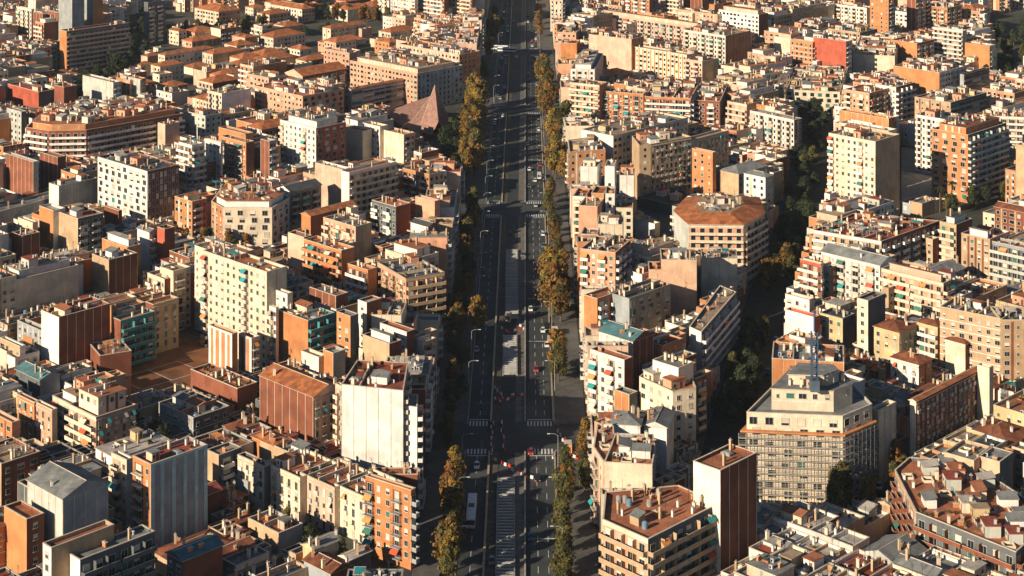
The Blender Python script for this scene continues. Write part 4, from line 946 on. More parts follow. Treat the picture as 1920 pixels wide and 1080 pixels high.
# the grid behind, at 45 degrees like the rest of the quarter
ga = radians(45); ux, uy = cos(ga), -sin(ga); vx, vy = sin(ga), cos(ga)
def cell(u, v, a, b_): return [(ux * U + vx * V, uy * U + vy * V) for U, V in ((u, v), (u + a, v), (u + a, v + b_), (u, v + b_))]
U = -1500.0
while U < 1100:
    du = rng.uniform(11, 15); V = 0.0
    while V < 2300:
        dv = rng.uniform(15, 26); P = cell(U, V, du - .05, dv - .05); V += dv; c = cen(P)
        if c[1] < 402 or c[1] > 1660: continue
        px, py = proj(c[0], c[1], 15)
        if not (-80 < px < 2000 and -60 < py < 1200): continue
        Z = zone(px, py)
        if not (Z and Z[6]) and ((U % 128) < 11 or (V % 128) < 11): continue    # streets
        court = 38 < (U % 128) < 100 and 38 < (V % 128) < 100
        hb = 15 + 6 * (math.sin(int(U // 128) * 12.9 + int(V // 128) * 78.2) * 43758.5 % 1)
        if Z:
            if rng.random() > Z[5]: continue
            if Z[6]:
                m0 = cell(U, V - dv, du - .05, dv / 2 - .05); m1 = cell(U, V - dv / 2, du - .05, dv / 2 - .05)
                for q in (m0, m1): cand.append((q, None, rng.uniform(Z[1], Z[2]), False))
            else: cand.append((P, None, rng.uniform(Z[1], Z[2]), False))
            continue
        cand.append((P, None, rng.uniform(4, 9) if court and rng.random() < .8 else hb + rng.uniform(-1.5, 2.0), False))
    U += du
final = []
def try_place(P, sty, H, row, lvl=0):
    if blocked(P):
        if lvl >= 2 : return
        c = cen(P); mids = [((P[i][0] + P[(i + 1) % 4][0]) / 2, (P[i][1] + P[(i + 1) % 4][1]) / 2) for i in range(4)]
        if row:
            h1 = [P[0], P[1], mids[1], mids[3]]; h2 = [mids[3], mids[1], P[2], P[3]]
            for q in (h1, h2): try_place(q, sty, H, row, lvl + 1)
        else:
            for q in ([P[0], mids[0], c, mids[3]], [mids[0], P[1], mids[1], c], [c, mids[1], P[2], mids[2]], [mids[3], c, mids[2], P[3]]): try_place(q, sty, H * .9, row, lvl + 1)
        return
    h = H
    while h > 3.0:
        f, tot = occl(P, h)
        if f < (.05 if not row else .12): break
        h *= .8
    else: return
    final.append((P, sty, h, row))
for P, sty, H, row in cand:
    if row: try_place(P, sty, H, row)
nrow = len(final); boxes += [(min(p[0] for p in q[0]) - 1, max(p[0] for p in q[0]) + 1, min(p[1] for p in q[0]) - 1, max(p[1] for p in q[0]) + 1, q[0]) for q in final]
for P, sty, H, row in cand:
    if not row: try_place(P, sty, H, row)
# how much of each shows: z-buffer of everything
zb = np.full((H_, W_), 1e9); idb = np.full((H_, W_), -1)
items = [(cen(B[1])[1], B[1], B[3], -2) for B in HAND] + [(cen(q[0])[1], q[0], q[2], i) for i, q in enumerate(final)]
for cy, P, H, i in sorted(items, key=lambda t: -t[0]):
    r = raster(P, 0, H)
    if r: sl, m = r; idb[sl][m] = i; zb[sl][m] = cy
cnt = np.bincount(idb[idb >= 0].ravel(), minlength=len(final))
NFREE = max(60, 296 - len([B for B in HAND if B[0].name.startswith('apartment_block')]))
order = sorted(range(len(final)), key=lambda i: -cnt[i]); seen = [i for i in order if cnt[i] >= 3]
NAME_OF = lambda h: 'low_building' if h < 10 else 'house' if h < 15 else 'apartment_block'
quota = {k: 296 - sum(B[0].name.split('.')[0] == k for B in HAND) for k in ('low_building', 'house', 'apartment_block')}
solo = set()
for i in seen:
    k = NAME_OF(final[i][2])
    if quota[k] > 0 and len(solo) < 360: quota[k] -= 1; solo.add(i)
open('/tmp/cnt.txt','w').write(f'hand {len(HAND)} filler {len(final)} seen {len(seen)} solo {len(solo)} cut {cnt[order[min(NFREE,len(order)-1)]]}') if 0 else print('hand', len(HAND), 'filler', len(final), 'seen', len(seen), 'solo', len(solo), 'cnt cut', cnt[order[min(NFREE, len(order) - 1)]])
LM = [(B[0]['short'], cen(B[1]), B[3]) for B in HAND if B[0]['short']] + [('church', (at(800, 235, 5)[0], at(800, 235, 5)[1]), 20)]
used = {B[0]['label'] for B in HAND}
def relation(c):
    px, py = proj(c[0], c[1], 12); o = []
    for nm, q, h in LM:
        qx, qy = proj(q[0], q[1], 12); dx, dy = px - qx, py - qy; sc_ = (py - HOR) / 1000; D = math.hypot(dx, dy * 1.6) / sc_
        w_ = ('just ' if D < 45 else '') + (('left of' if dx < 0 else 'right of') if abs(dx) > abs(dy) * 1.3 else ('behind' if dy < 0 else 'in front of'))
        o.append((D, w_, nm))
    return sorted(o)
WORD = {'r': 'terracotta roof', 'R': 'dark red roof', 'g': 'grey roof', 'w': 'whitish roof', 'd': 'dark roof', 't': 'orange tiled roof', 'b': 'sandy roof', 'e': 'teal roof', 'k': 'brown tiled roof'}
def label_for(c, H, wc, rf, row):
    rel = relation(c); size = 'low' if H < 9 else 'mid-height' if H < 16 else 'tall'; base = f"{size} {WALL[wc][0]} {'avenue ' if row else ''}block with {WORD[rf]}"
    for k in range(6):
        l = f"{base} {rel[k][1]} the {rel[k][2]}"
        if l not in used and len(l.split()) <= 16: used.add(l); return l
    for k in range(1, 6):
        for j in range(5):
            if j == k: continue
            r1 = rel[j][1].replace('just ', ''); r2 = rel[k][1].replace('just ', '')
            l = f"{size} {WALL[wc][0]} block {r1} the {rel[j][2]}, {r2} the {rel[k][2]}"
            if l not in used and len(l.split()) <= 16: used.add(l); return l
    return None
rest = MB(); twins = {}
def palette_for(px, py):
    Z = zone(px, py)
    if Z: return Z[3], Z[4]
    if py < 300: return 'CCPPSWWWOT', 'rrrrrtbw'
    if px > 1280 and py > 930: return 'WWWCLN', 'ggwwrRd'
    if px > 1250 and py > 560: return 'WWCCYTO', 'rrgkdb'
    if px > 1250: return 'WCTTOL', 'rRggdb'
    if py > 800: return 'CTNDY', 'rkgdR'
    return 'WWCPONSTCO', 'rrRrbwgd'
for i, (P, sty, H, row) in enumerate(final):
    c = cen(P); px, py = proj(c[0], c[1], H); rr = random.Random(i * 31 + 5)
    wp, rp = palette_for(px, py); wc = rr.choice(wp); rf = rr.choice(rp); far = i not in solo
    shp = 'hip' if (rf in 'tke' and rr.random() < .8) else ('gable' if rf in 'gk' and rr.random() < .35 else 'flat')
    if sty is None:
        sty = rr.choice(('wn', 'bn', 'bw', 'Bn', 'Wn', 'pn', 'ww', 'nb', 'pb', 'wp')) if H > 8 else rr.choice(('wn', 'nn', 'ww'))
    if not far:
        l = label_for(c, H, wc, rf, row); grp = None
        if l is None:
            l = f"{'low' if H < 9 else 'taller'} {WALL[wc][0]} block among the roofs near the {relation(c)[0][2]}"; grp = 'similar blocks near the ' + relation(c)[0][2]
        c2 = rr.choice('NTOPC') if wc not in 'WC' else rr.choice('WCNT')
        tier = None
        if H > 12 and shp == 'flat' and rr.random() < .4 and area(P) > 110: tier = (2.3, rr.uniform(2.4, 3.0), rr.choice('WWCP'), rr.choice('rwgb'))
        build(P, H, wc + c2 + wc + wc, sty, rf, l, name=NAME_OF(H), shape=shp, seed=i, group=grp, dens=1.25, tier=tier)
    else:
        n = 4; rest.prism(P, 0, H, wm(wc), rm(rf)); I = shrink(P, .3)
        for k in range(4):
            j = (k + 1) % 4; rest.face([(*P[k], H), (*P[j], H), (*P[j], H + .8), (*P[k], H + .8)], wm(wc)); rest.face([(*I[j], H), (*I[k], H), (*I[k], H + .8), (*I[j], H + .8)], wm(wc))
            rest.face([(*P[k], H + .8), (*P[j], H + .8), (*I[j], H + .8), (*I[k], H + .8)], COPE)
        if cnt[i] > 0 or rr.random() < .3: clutter(None, I, H, rr, False, 1.6, None, rest)
        if H > 10:
            for k in (0, 1): facade(None, rest, P[k], P[k + 1], 0, H, sty[k] if k < len(sty) else 'w', wc, False, rr, [0], 'solid', .15, 'C')
ro = obj('further_buildings', rest); tag(ro, 'small further houses and blocks filling in between the larger buildings', 'buildings', kind='stuff')
# ------------------------------------------------------------------ the church with the pointed roof
cop = mat('church roof', (.40, .225, .175), .7, .3, .5, .15, grid=.8)
ch = thing('church', 'modern church with a sharp pyramid roof and sloping copper-brown wings', 'church', (*at(800, 238, 0), 0))
def W3(px, py, z): x, y = at(px, py, z); return (x - ch.location.x, y - ch.location.y, z)
k = MB(); ap = W3(815, 160, 28); rings = [W3(784, 246, 4), W3(810, 253, 4), W3(822, 228, 11), W3(832, 246, 4), W3(851, 243, 3), W3(836, 218, 5), W3(800, 214, 5)]
for i in range(len(rings)): k.face([rings[i], rings[(i + 1) % len(rings)], ap], cop)
obj('spire', k, ch)
k = MB(); a, b_, c_, d_, f_ = W3(727, 215, 10), W3(762, 243, 4), W3(792, 252, 3), W3(807, 180, 17), W3(746, 202, 12)
k.face([a, b_, d_, f_], cop); k.face([b_, c_, d_], cop); g1, g2 = W3(828, 205, 6), W3(760, 196, 6)
k.face([f_, d_, g2], cop); k.face([d_, g1, g2], cop)
obj('roof', k, ch)
k = MB()
for p, q in ((a, b_), (b_, c_), (c_, rings[4]), (rings[4], g1), (g1, g2), (g2, f_), (f_, a)):
    k.face([(p[0], p[1], -.0), (q[0], q[1], 0), (q[0], q[1], q[2] - .1), (p[0], p[1], p[2] - .1)], wm('N'))
obj('wall', k, ch)
k = MB(); k.tube([ap, rings[4]], .25, COPE, 4); k.tube([ap, rings[0]], .15, COPE, 4); k.tube([d_, b_], .2, COPE, 4); k.tube([f_, a, b_], .2, COPE, 4); obj('ridge_trim', k, ch)
# ------------------------------------------------------------------ scaffolding round the corner block, blue mast behind it
for B in BLD:
    if B[0]['short'] == 'scaffolded block': scb = B
P = scb[1]; sc_e = scb[0]; c = cen(P); k = MB(); st_ = mat('scaffold steel', (.38, .36, .32), .5)
O = shrink([(p[0] - c[0], p[1] - c[1]) for p in P], -1.6)
deckm = mat('scaffold board', (.31, .28, .23), .9); net = MB()
scf = thing('scaffolding', 'steel scaffolding with board decks wrapping the large corner block', 'scaffolding', (c[0], c[1], 0))
for i in range(len(O)):
    a, b_ = O[i], O[(i + 1) % len(O)]; L = math.dist(a, b_); d = ((b_[0] - a[0]) / L, (b_[1] - a[1]) / L); n = (d[1], -d[0])
    if n[1] > .3: continue
    N = max(1, int(L / 1.9))
    for j in range(N + 1):
        p = (a[0] + d[0] * L * j / N, a[1] + d[1] * L * j / N)
        k.box((p[0], p[1], 0), (.12, .12, 19.5), st_); k.box((p[0] - n[0] * 1.0, p[1] - n[1] * 1.0, 0), (.1, .1, 19), st_)
    for f in range(9):
        z = 1.9 + f * 2.0; k.obox(a, b_, n, -1.05, 0, z, z + .08, deckm); k.obox(a, b_, n, 0, .07, z + .5, z + .57, st_); k.obox(a, b_, n, 0, .07, z + 1.0, z + 1.07, st_); k.obox(a, b_, n, 0, .05, z + .1, z + .3, deckm); k.obox(a, b_, n, 0, .05, z + 1.45, z + 1.5, st_)
obj('frame', k, scf)
k = MB(); k.prism(shrink([(p[0] - c[0], p[1] - c[1]) for p in P], -1.3), 19.6, 20.1, wm('O')); obj('cornice', k, sc_e)
ss = shrink([(p[0] - c[0], p[1] - c[1]) for p in P], 8.5); te = thing_part('penthouse', sc_e); k = MB(); k.prism(ss, 30.0, 33.2, wm('C')); obj('wall', k, te); k = MB(); k.prism(shrink(ss, -.4), 33.2, 33.45, COPE, rm('g')); obj('roof', k, te)
for i in range(len(ss)):
    k = MB(); facade(te, k, ss[i], ss[(i + 1) % len(ss)], 30, 33.7, 'k', 'C', True, rng, [20])
mx, my = at(1527, 735, 30.5); ms = thing('mast', 'tall blue-grey lattice mast on the scaffolded block roof', 'mast', (mx, my, 30.9)); k = MB(); bl = mat('mast blue', (.06, .10, .17), .5)
for x in (-.8, .8):
    for y in (-.8, .8): k.box((x, y, 0), (.35, .35, 17), bl)
for i in range(8):
    z = i * 2.1
    for y in (-.8, .8): k.box((0, y, z), (1.7, .2, .2), bl); k.tube([(-.8, y, z), (.8, y, z + 2.1)], .1, bl, 4)
    for x in (-.8, .8): k.box((x, 0, z), (.2, 1.7, .2), bl); k.tube([(x, -.8, z), (x, .8, z + 2.1)], .1, bl, 4)
obj('lattice', k, ms); k = MB(); k.box((0, 0, 0), (2.6, 2.6, 3.2), mat('mast base', (.10, .14, .18), .6)); obj('base', k, ms); k = MB(); k.tube([(0, 0, 17), (0, 0, 23)], .3, bl, 6); obj('pole', k, ms)
# ------------------------------------------------------------------ trees
bark = mat('bark', (.12, .09, .06), .9)
LEAF = {}
def leafm(n, c1, c2):
    return mat('leaves ' + n, c1, .75, .45, .5, second=c2, sec_scale=.28, tint=.25)
leafs = [leafm('ochre', (.21, .11, .025), (.085, .075, .02)), leafm('olive', (.10, .085, .022), (.05, .055, .018)), leafm('rust', (.24, .10, .025), (.12, .07, .02)), leafm('dark green', (.028, .04, .018), (.045, .055, .02)), leafm('yellow', (.28, .17, .03), (.12, .10, .025))]
def crown_mesh(seed, m, rx, h, n=1500, ls=.55, base=.25):
    """many small leaf clumps on a few lobes; h = crown height, lobes leave gaps"""
    r = random.Random(seed); b = MB(); lobes = []
    for i in range(11):
        t = (i + .5) / 11; rad = rx * (.55 + .45 * sin(pi * min(1, t * 1.1))) * r.uniform(.45, .75); a = r.uniform(0, 6.28); off = rx * r.uniform(.15, .6) * (1 - .5 * t)
        lobes.append((cos(a) * off, sin(a) * off, h * (.08 + .86 * t), rad, rad * r.uniform(.8, 1.2)))
    for i in range(n):
        lx, ly, lz, ra, rb = r.choice(lobes); u = r.uniform(-1, 1); th = r.uniform(0, 6.28); q = math.sqrt(1 - u * u); k = r.uniform(.72, 1.06) if r.random() < .8 else r.uniform(.3, .8)
        x, y, z = lx + ra * q * cos(th) * k, ly + ra * q * sin(th) * k, lz + rb * u * k
        if z < -.3: continue
        s_ = ls * r.uniform(.5, 1.3); nx = Vector((q * cos(th) + r.uniform(-.7, .7), q * sin(th) + r.uniform(-.7, .7), u + r.uniform(-.3, .9))).normalized(); t1 = nx.orthogonal().normalized(); t2 = nx.cross(t1); a = r.uniform(0, 6.28)
        p1 = t1 * cos(a) + t2 * sin(a); p2 = nx.cross(p1); c0 = Vector((x, y, z))
        b.face([c0 - p1 * s_, c0 + p2 * s_ * .7, c0 + p1 * s_, c0 - p2 * s_ * .7], m)
    return b.mesh('crown')
def trunk_mesh(seed, h, ch_):
    r = random.Random(seed); b = MB(); b.tube([(0, 0, 0), (r.uniform(-.2, .2), r.uniform(-.2, .2), h), (r.uniform(-.4, .4), r.uniform(-.4, .4), h + ch_ * .5)], [.38, .28, .1], bark, 7)
    for i in range(6):
        a = r.uniform(0, 6.28); l = ch_ * r.uniform(.2, .35); z = h + i * ch_ * .07; b.tube([(0, 0, z), (cos(a) * l * .6, sin(a) * l * .6, z + l * .6), (cos(a) * l, sin(a) * l, z + l * 1.2)], [.18, .1, .04], bark, 5)
    return b.mesh('trunk')
CR = [(crown_mesh(i, leafs[mi], rx, h, n=1700, ls=.5), trunk_mesh(i, 2.6, h), mi) for i, (mi, rx, h) in enumerate([(0, 4.0, 11), (1, 4.0, 10), (2, 3.6, 10), (3, 4.2, 8), (4, 3.4, 12), (1, 3.6, 12), (3, 4.5, 6.5), (0, 3.4, 8)])]
TREES = []
def tree_seen(x, y, s_):
    for z in (4, 8, 12.5):
        for dx in (-2, 0, 2):
            px, py = proj(x + dx, y, z * s_)
            if -30 < px < 1950 and -20 < py < 1110:
                i, j = int(min(max(py, 0), 1150) / 4), int(min(max(px, 0), 1916) / 4)
                if zb[i, j] > y - 4: return True
    return False
def tree(x, y, v, s_, label=None, group=None, name='tree', z=0.1):
    if not tree_seen(x, y, s_): return                                  # wholly behind buildings
    cm, tm, mi = CR[v]; e = thing(name, label or '', 'tree', (x, y, z), rng.uniform(0, 6.28), group); e.scale = (s_, s_, s_ * rng.uniform(.92, 1.1))
    obj('trunk', tm, e); obj('crown', cm, e, (0, 0, 2.4)); TREES.append((e, mi, (x, y))); return e
def row(pts, vs_, s_=1.0, jit=3):
    for i, (px, py) in enumerate(pts):                                  # px, py = foot of the tree
        x, y = at(px, py); tree(x + rng.uniform(-.8, .8), y, rng.choice(vs_), s_ * rng.uniform(.85, 1.12))
def spread(p0, p1, n, vs_, s_, side=1.2):
    for i in range(n):
        t = i / max(1, n - 1); Ya = at(960, p0[1])[1]; Yb = at(960, p1[1])[1]; Y = Ya + (Yb - Ya) * t
        x0 = at(*p0)[0]; x1 = at(*p1)[0]; tree(x0 + (x1 - x0) * t + rng.uniform(-side, side), Y + rng.uniform(-2, 2), rng.choice(vs_), s_ * rng.uniform(.85, 1.15))
spread((838, 1120), (850, 925), 10, [0, 2, 0, 4, 5], .95)              # left pavement, nearest
spread((862, 640), (890, 628), 2, [4, 0], 1.15)                       # the single bright pair
spread((878, 335), (893, 205), 22, [0, 2, 0, 1, 4], 1.35, 4)          # beside the church
spread((850, 345), (845, 265), 9, [3, 3, 1], 1.0, 3)
spread((925, 75), (935, 55), 4, [1, 0, 3], 1.0)
spread((1058, 1130), (1060, 925), 9, [1, 5, 1, 0], .8)
spread((1095, 925), (1098, 830), 5, [0, 1], .7, .6)
spread((1052, 715), (1050, 690), 3, [0, 1, 2], .95)
spread((1045, 605), (1035, 540), 9, [0, 4, 2, 0], 1.2, 2.5)
spread((1042, 478), (1032, 370), 9, [1, 5, 0, 3], .85, 1.5)
spread((1046, 340), (1052, 262), 18, [0, 1, 2, 0, 4], 1.35, 4)
spread((1026, 222), (1020, 160), 9, [1, 0, 0], 1.3, 1.5)
spread((1012, 70), (1010, 35), 4, [0, 1], .9, 1)
spread((878, 470), (885, 400), 7, [3, 3, 1], .85, 1.5)                 # in the shade of the left row
spread((1375, 800), (1420, 640), 24, [3, 1, 3, 6], .75, 5)                     # dark diagonal street
spread((1470, 540), (1530, 215), 40, [3, 3, 1, 6], .8, 7)
spread((846, 850), (882, 400), 24, [3, 3, 1, 0], .75, 2)
spread((905, 150), (925, 30), 8, [1, 0, 3], .9, 3)
spread((1430, 545), (1490, 500), 7, [0, 2, 1], .8, 3)
spread((1560, 985), (1585, 960), 4, [1, 1, 5], .95, 2)
spread((1650, 965), (1690, 900), 6, [0, 1, 2], .8, 3)
spread((1570, 425), (1620, 385), 6, [1, 0, 2], .8, 3)
spread((1780, 400), (1870, 380), 6, [3, 1, 0], .8, 4)
spread((320, 480), (420, 470), 7, [1, 0, 2, 3], .85, 3)
spread((430, 470), (520, 470), 6, [1, 0, 3], .75, 3)
spread((660, 260), (690, 235), 5, [0, 1, 3], .8, 3)
spread((745, 255), (760, 262), 2, [3, 1], .6, 1)
spread((120, 215), (270, 90), 22, [3, 6, 3], 1.0, 7)
spread((290, 80), (480, 60), 24, [3, 6, 1, 2], .95, 14)
spread((260, 80), (315, 5), 16, [3, 6], 1.05, 6)
spread((360, 110), (480, 120), 10, [3, 1, 6], .8, 8)
spread((225, 800), (300, 850), 5, [3, 3], .8, 3)
spread((480, 985), (640, 1060), 4, [3, 1], .6, 2)
spread((345, 505), (520, 470), 12, [1, 0, 2, 3], .8, 4)
spread((560, 30), (735, 45), 22, [3, 1, 6, 2], .95, 14)
spread((500, 75), (640, 60), 8, [3, 1, 6], .7, 5)
spread((60, 620), (100, 600), 0, [3], 1)
spread((1900, 60), (1880, 150), 20, [3, 6, 3, 1], 1.0, 14)
spread((1450, 12), (1480, 20), 4, [3, 1], .9, 4)
spread((200, 215), (215, 205), 3, [3], .7, 2)
spread((645, 545), (690, 555), 4, [3, 1], .6, 3)
spread((310, 945), (330, 930), 3, [3, 3], .7, 3)
for (px, py, hh) in ((1762, 398, 11), (1785, 392, 12), (1775, 410, 10), (745, 262, 8)):   # palms
    x, y = at(px, py); e = thing('palm_tree', '', 'palm tree', (x, y, .1), rng.random() * 6); k = MB(); k.tube([(0, 0, 0), (.2, 0, hh * .5), (.1, .1, hh)], [.35, .26, .3], bark, 7); obj('trunk', k, e); k = MB()
    for i in range(34):
        a = rng.uniform(0, 6.28); up = rng.uniform(-.4, .9); p = Vector((.1, .1, hh)); d = Vector((cos(a), sin(a), up)).normalized(); sd_ = Vector((-sin(a), cos(a), 0)); prev = p
        for s_ in range(4):
            nx = prev + d * .8; d = (d + Vector((0, 0, -.32))).normalized(); w1 = .34 * (1 - s_ * .2); w2 = .34 * (.8 - s_ * .2); k.face([prev - sd_ * w1, prev + sd_ * w1, nx + sd_ * w2, nx - sd_ * w2], leafs[1]); prev = nx
    obj('crown', k, e); TREES.append((e, 5, (x, y)))
# tree labels: by colour and the nearest thing one can find; the look-alikes of one clump share label and group
COLW = ['ochre and green', 'olive green', 'rust brown', 'dark green', 'golden yellow']
def tree_place(x, y):
    off = x - axis(y)
    if -31 < off < 21:
        rel = relation((x, y)); side = 'left pavement' if off < -5 else 'right pavement'
        return f"on the avenue's {side} near the {rel[0][2]}"
    return f"near the {relation((x, y))[0][2]}"
from collections import defaultdict
G = defaultdict(list)
for e, mi, p in TREES: G[(e['category'], COLW[mi] if mi < 5 else 'olive', tree_place(*p))].append(e)
for (cat, cw, pl), es in G.items():
    for e in es:
        e['label'] = (f"{'palm' if cat == 'palm tree' else cw + ' tree'} {pl}"); e['group'] = f"{'palms' if cat == 'palm tree' else cw + ' trees'} {pl}"
        if len(es) == 1: e['group'] = 'trees ' + pl
# ------------------------------------------------------------------ vehicles
tyre = mat('tyre', (.02, .02, .02), .8); carglass = mat('car glass', (.015, .02, .025), .1, spec=.6)
def loft(b, secs, m, cap=True):
    k = len(b.v); n = len(secs[0]); mi = b.mi(m)
    for s_ in secs: b.v += [tuple(p) for p in s_]
    for i in range(len(secs) - 1):
        for j in range(n): q = (j + 1) % n; b.f.append((k + i * n + j, k + i * n + q, k + (i + 1) * n + q, k + (i + 1) * n + j)); b.m.append(mi)
    b.f.append(tuple(k + j for j in range(n))[::-1]); b.m.append(mi); b.f.append(tuple(k + (len(secs) - 1) * n + j for j in range(n))); b.m.append(mi)
def car_meshes(colname, c):
    m = mat('car paint ' + colname, c, .3, .05, .5, spec=.5, tint=.04); b = MB(); hw = .88
    prof = [(-2.15, .45, .72), (-2.1, .35, .85), (-1.3, .3, .92), (0, .3, .93), (1.1, .3, .95), (2.0, .35, .9), (2.12, .45, .75)]
    loft(b, [[(-hw * (1 if abs(y) < 1.9 else .88), y, z0), (hw * (1 if abs(y) < 1.9 else .88), y, z0), (hw * (.95 if abs(y) < 1.9 else .82), y, z1), (-hw * (.95 if abs(y) < 1.9 else .82), y, z1)] for y, z0, z1 in prof], m)
    body = b.mesh('body'); b = MB()
    loft(b, [[(-.80, -1.25, .9), (.80, -1.25, .9), (.78, -1.2, .95), (-.78, -1.2, .95)], [(-.80, -.5, .9), (.80, -.5, .9), (.62, -.5, 1.42), (-.62, -.5, 1.42)], [(-.8, 1.1, .9), (.8, 1.1, .9), (.62, 1.0, 1.42), (-.62, 1.0, 1.42)], [(-.80, 1.75, .9), (.80, 1.75, .9), (.74, 1.7, .98), (-.74, 1.7, .98)]], carglass)
    glass = b.mesh('windows'); b = MB(); b.box((0, .25, 1.40), (1.16, 1.45, .06), m); roof = b.mesh('roof'); return body, glass, roof
b = MB(); b.tube([(-.11, 0, 0), (.11, 0, 0)], .32, tyre, 12); b.tube([(-.12, 0, 0), (.12, 0, 0)], .17, mat('rim', (.4, .4, .4), .4), 8); WHEEL = b.mesh('wheel')
b = MB(); b.box((0, 0, 0), (.32, .06, .14), mat('lamp glass', (.7, .7, .65), .2)); HL = b.mesh('headlight')
CARS = {n: car_meshes(n, c) for n, c in dict(white=(.75, .74, .70), black=(.015, .015, .018), silver=(.42, .43, .44), red=(.40, .03, .025), blue=(.04, .09, .20), grey=(.14, .145, .15)).items()}
def car(px, py, colr, label, rz=0.0, group=None):
    x, y = at(px, py); e = thing('car', label, 'car', (x, y, .05), rz, group or 'cars on the avenue and side streets'); bo, gl, rf = CARS[colr]; obj('body', bo, e); obj('windows', gl, e); obj('roof', rf, e)
    for sx in (-.82, .82):
        for sy in (-1.35, 1.35): obj('wheel', WHEEL, e, (sx, sy, .32))
        obj('headlight', HL, e, (sx * .75, -2.13, .55))
for a in [(894, 876, 'white', 'white car in the bus lane just ahead of the white bus'), (995, 582, 'white', 'white car on the right carriageway beside the trench beams'), (1018, 622, 'white', 'white car beside the work site barriers at the right kerb'),
          (902, 765, 'black', 'black car alone on the left carriageway above the lower crossing'), (990, 272, 'white', 'small white car on the right carriageway above the middle crossing'), (943, 219, 'white', 'white car on the left carriageway by the church'),
          (938, 186, 'silver', 'silver car at the left kerb just beyond the church'), (980, 480, 'grey', 'grey car beside the median at the far beams'), (1005, 695, 'red', 'red car in shade on the right carriageway'),
          (922, 1055, 'grey', 'grey car between the bus lane and the beams, nearest the bottom'), (968, 108, 'white', 'white car at the far junction, left of centre'), (1001, 108, 'silver', 'silver car at the far junction, right of centre'),
          (952, 60, 'white', 'white car far up the left carriageway'), (962, 12, 'silver', 'silver car at the top edge of the avenue'), (963, 42, 'grey', 'grey car second from the top edge of the avenue'), (990, 95, 'red', 'red car on the far junction'),
          (996, 1010, 'blue', 'blue car in the shade of the near right carriageway'), (1008, 900, 'black', 'black car on the near right carriageway'), (1012, 330, 'grey', 'grey car behind the white van'), (1040, 632, 'blue', 'blue car parked among the work site by the right pavement'),
          (700, 1022, 'silver', 'silver car parked by the orange corner tower'), (995, 850, 'red', 'dark red car by the red and white barriers at the right')]: car(*a)
CN = ['white', 'silver', 'grey', 'black', 'white', 'blue', 'red']
rc = random.Random(5); spots = []
for k in range(34):
    ln = rc.choice((-16.2, -13.0, 2.0, 4.8, 7.4)); Y = rc.choice((rc.uniform(1180, 1420), rc.uniform(620, 1200), rc.uniform(1000, 1400)))
    if all(abs(Y - a) > 9 or abs(ln - b_) > 1 for a, b_ in spots): spots.append((Y, ln))
for k in range(26): spots.append((rc.uniform(500, 1300), rc.choice((-18.9, 9.9)) + .0))
used_car = set()
for k, (Y, ln) in enumerate(spots):
    if ln in (-18.9, 9.9): ln = -17.4 if ln < 0 else 8.0 - .3
    x = axis(Y) + ln; px, py = proj(x, Y, 0); rel = relation((x, Y)); cn = CN[k % 7]; sd_ = 'left' if ln < 0 else 'right'
    for nm in [q[2] for q in rel[:5]]:
        lab = f"{cn} car on the {sd_} carriageway level with the {nm}"
        if lab not in used_car: break
    if lab in used_car: continue
    used_car.add(lab); car(px, py, cn, lab)
for i, (px, py) in enumerate(((1455, 640), (1475, 590), (1440, 700), (1500, 470), (1482, 520), (1650, 915), (1490, 430))):
    car(px, py, ['grey', 'white', 'black', 'silver'][i % 4], ['grey car parked in the dark diagonal street near its middle', 'white car parked in the dark diagonal street', 'black car parked low in the dark diagonal street', 'silver car parked by the street corner with autumn trees', 'grey car parked by the stepped red terraces', 'white car under the trees below the scaffolding', 'black car parked high in the dark diagonal street'][i], -.25)
def van(px, py, label, L=6.0, h=2.6):
    x, y = at(px, py); e = thing('van', label, 'van', (x, y, .05)); m = mat('van paint', (.74, .74, .71), .35, .08); b = MB()
    loft(b, [[(-.95, yy, .4), (.95, yy, .4), (.93, yy, zz), (-.93, yy, zz)] for yy, zz in ((-L / 2, 1.1), (-L / 2 + .5, 1.25), (-L / 2 + 1.2, h - .1), (-L / 2 + 1.6, h), (L / 2, h))], m); obj('body', b, e)
    b = MB(); b.face([(-.85, -L / 2 + .5, 1.3), (.85, -L / 2 + .5, 1.3), (.8, -L / 2 + 1.16, h - .16), (-.8, -L / 2 + 1.16, h - .16)], carglass); obj('windscreen', b, e)
    for sx in (-.9, .9):
        for sy in (-L / 3, L / 3): obj('wheel', WHEEL, e, (sx, sy, .35))
van(1011, 335, 'white box van on the right carriageway near the tall trees')
def bus(px, py, L, label, rz=0.0, colr=(.78, .82, .82)):
    x, y = at(px, py); e = thing('bus', label, 'bus', (x, y, .05), rz); m = mat('bus body', (.68, .70, .69), .4, .1); rf = mat('bus roof', colr, .5, .12, .8)
    b = MB(); b.box((0, 0, .35), (2.5, L, 1.0), m); b.box((0, 0, 1.35), (2.44, L - .08, 1.05), carglass); b.box((0, 0, 2.4), (2.5, L, .45), m, top=rf); obj('body', b, e)
    b = MB(); b.box((0, 0, 2.85), (2.1, L - .8, .12), rf); obj('roof', b, e)
    b = MB(); b.box((0, .1, 2.97), (1.7, 2.0, .25), mat('bus vent', (.10, .11, .12), .6)); obj('roof_unit', b, e)
    b = MB(); b.box((0, -L / 2 - .03, 1.3), (2.2, .06, 1.3), carglass); obj('windscreen', b, e)
    b = MB(); b.box((0, -L / 2 - .05, .5), (2.3, .1, .5), mat('bus bumper', (.6, .58, .52), .5)); obj('bumper', b, e)
    for sx in (-1.15, 1.15):
        for sy in (-L * .3, L * .28): obj('wheel', WHEEL, e, (sx, sy, .45), 0, (1.2, 1.4, 1.4))
bus(884, 968, 17.0, 'long white articulated bus in the left bus lane of the avenue', -.015)
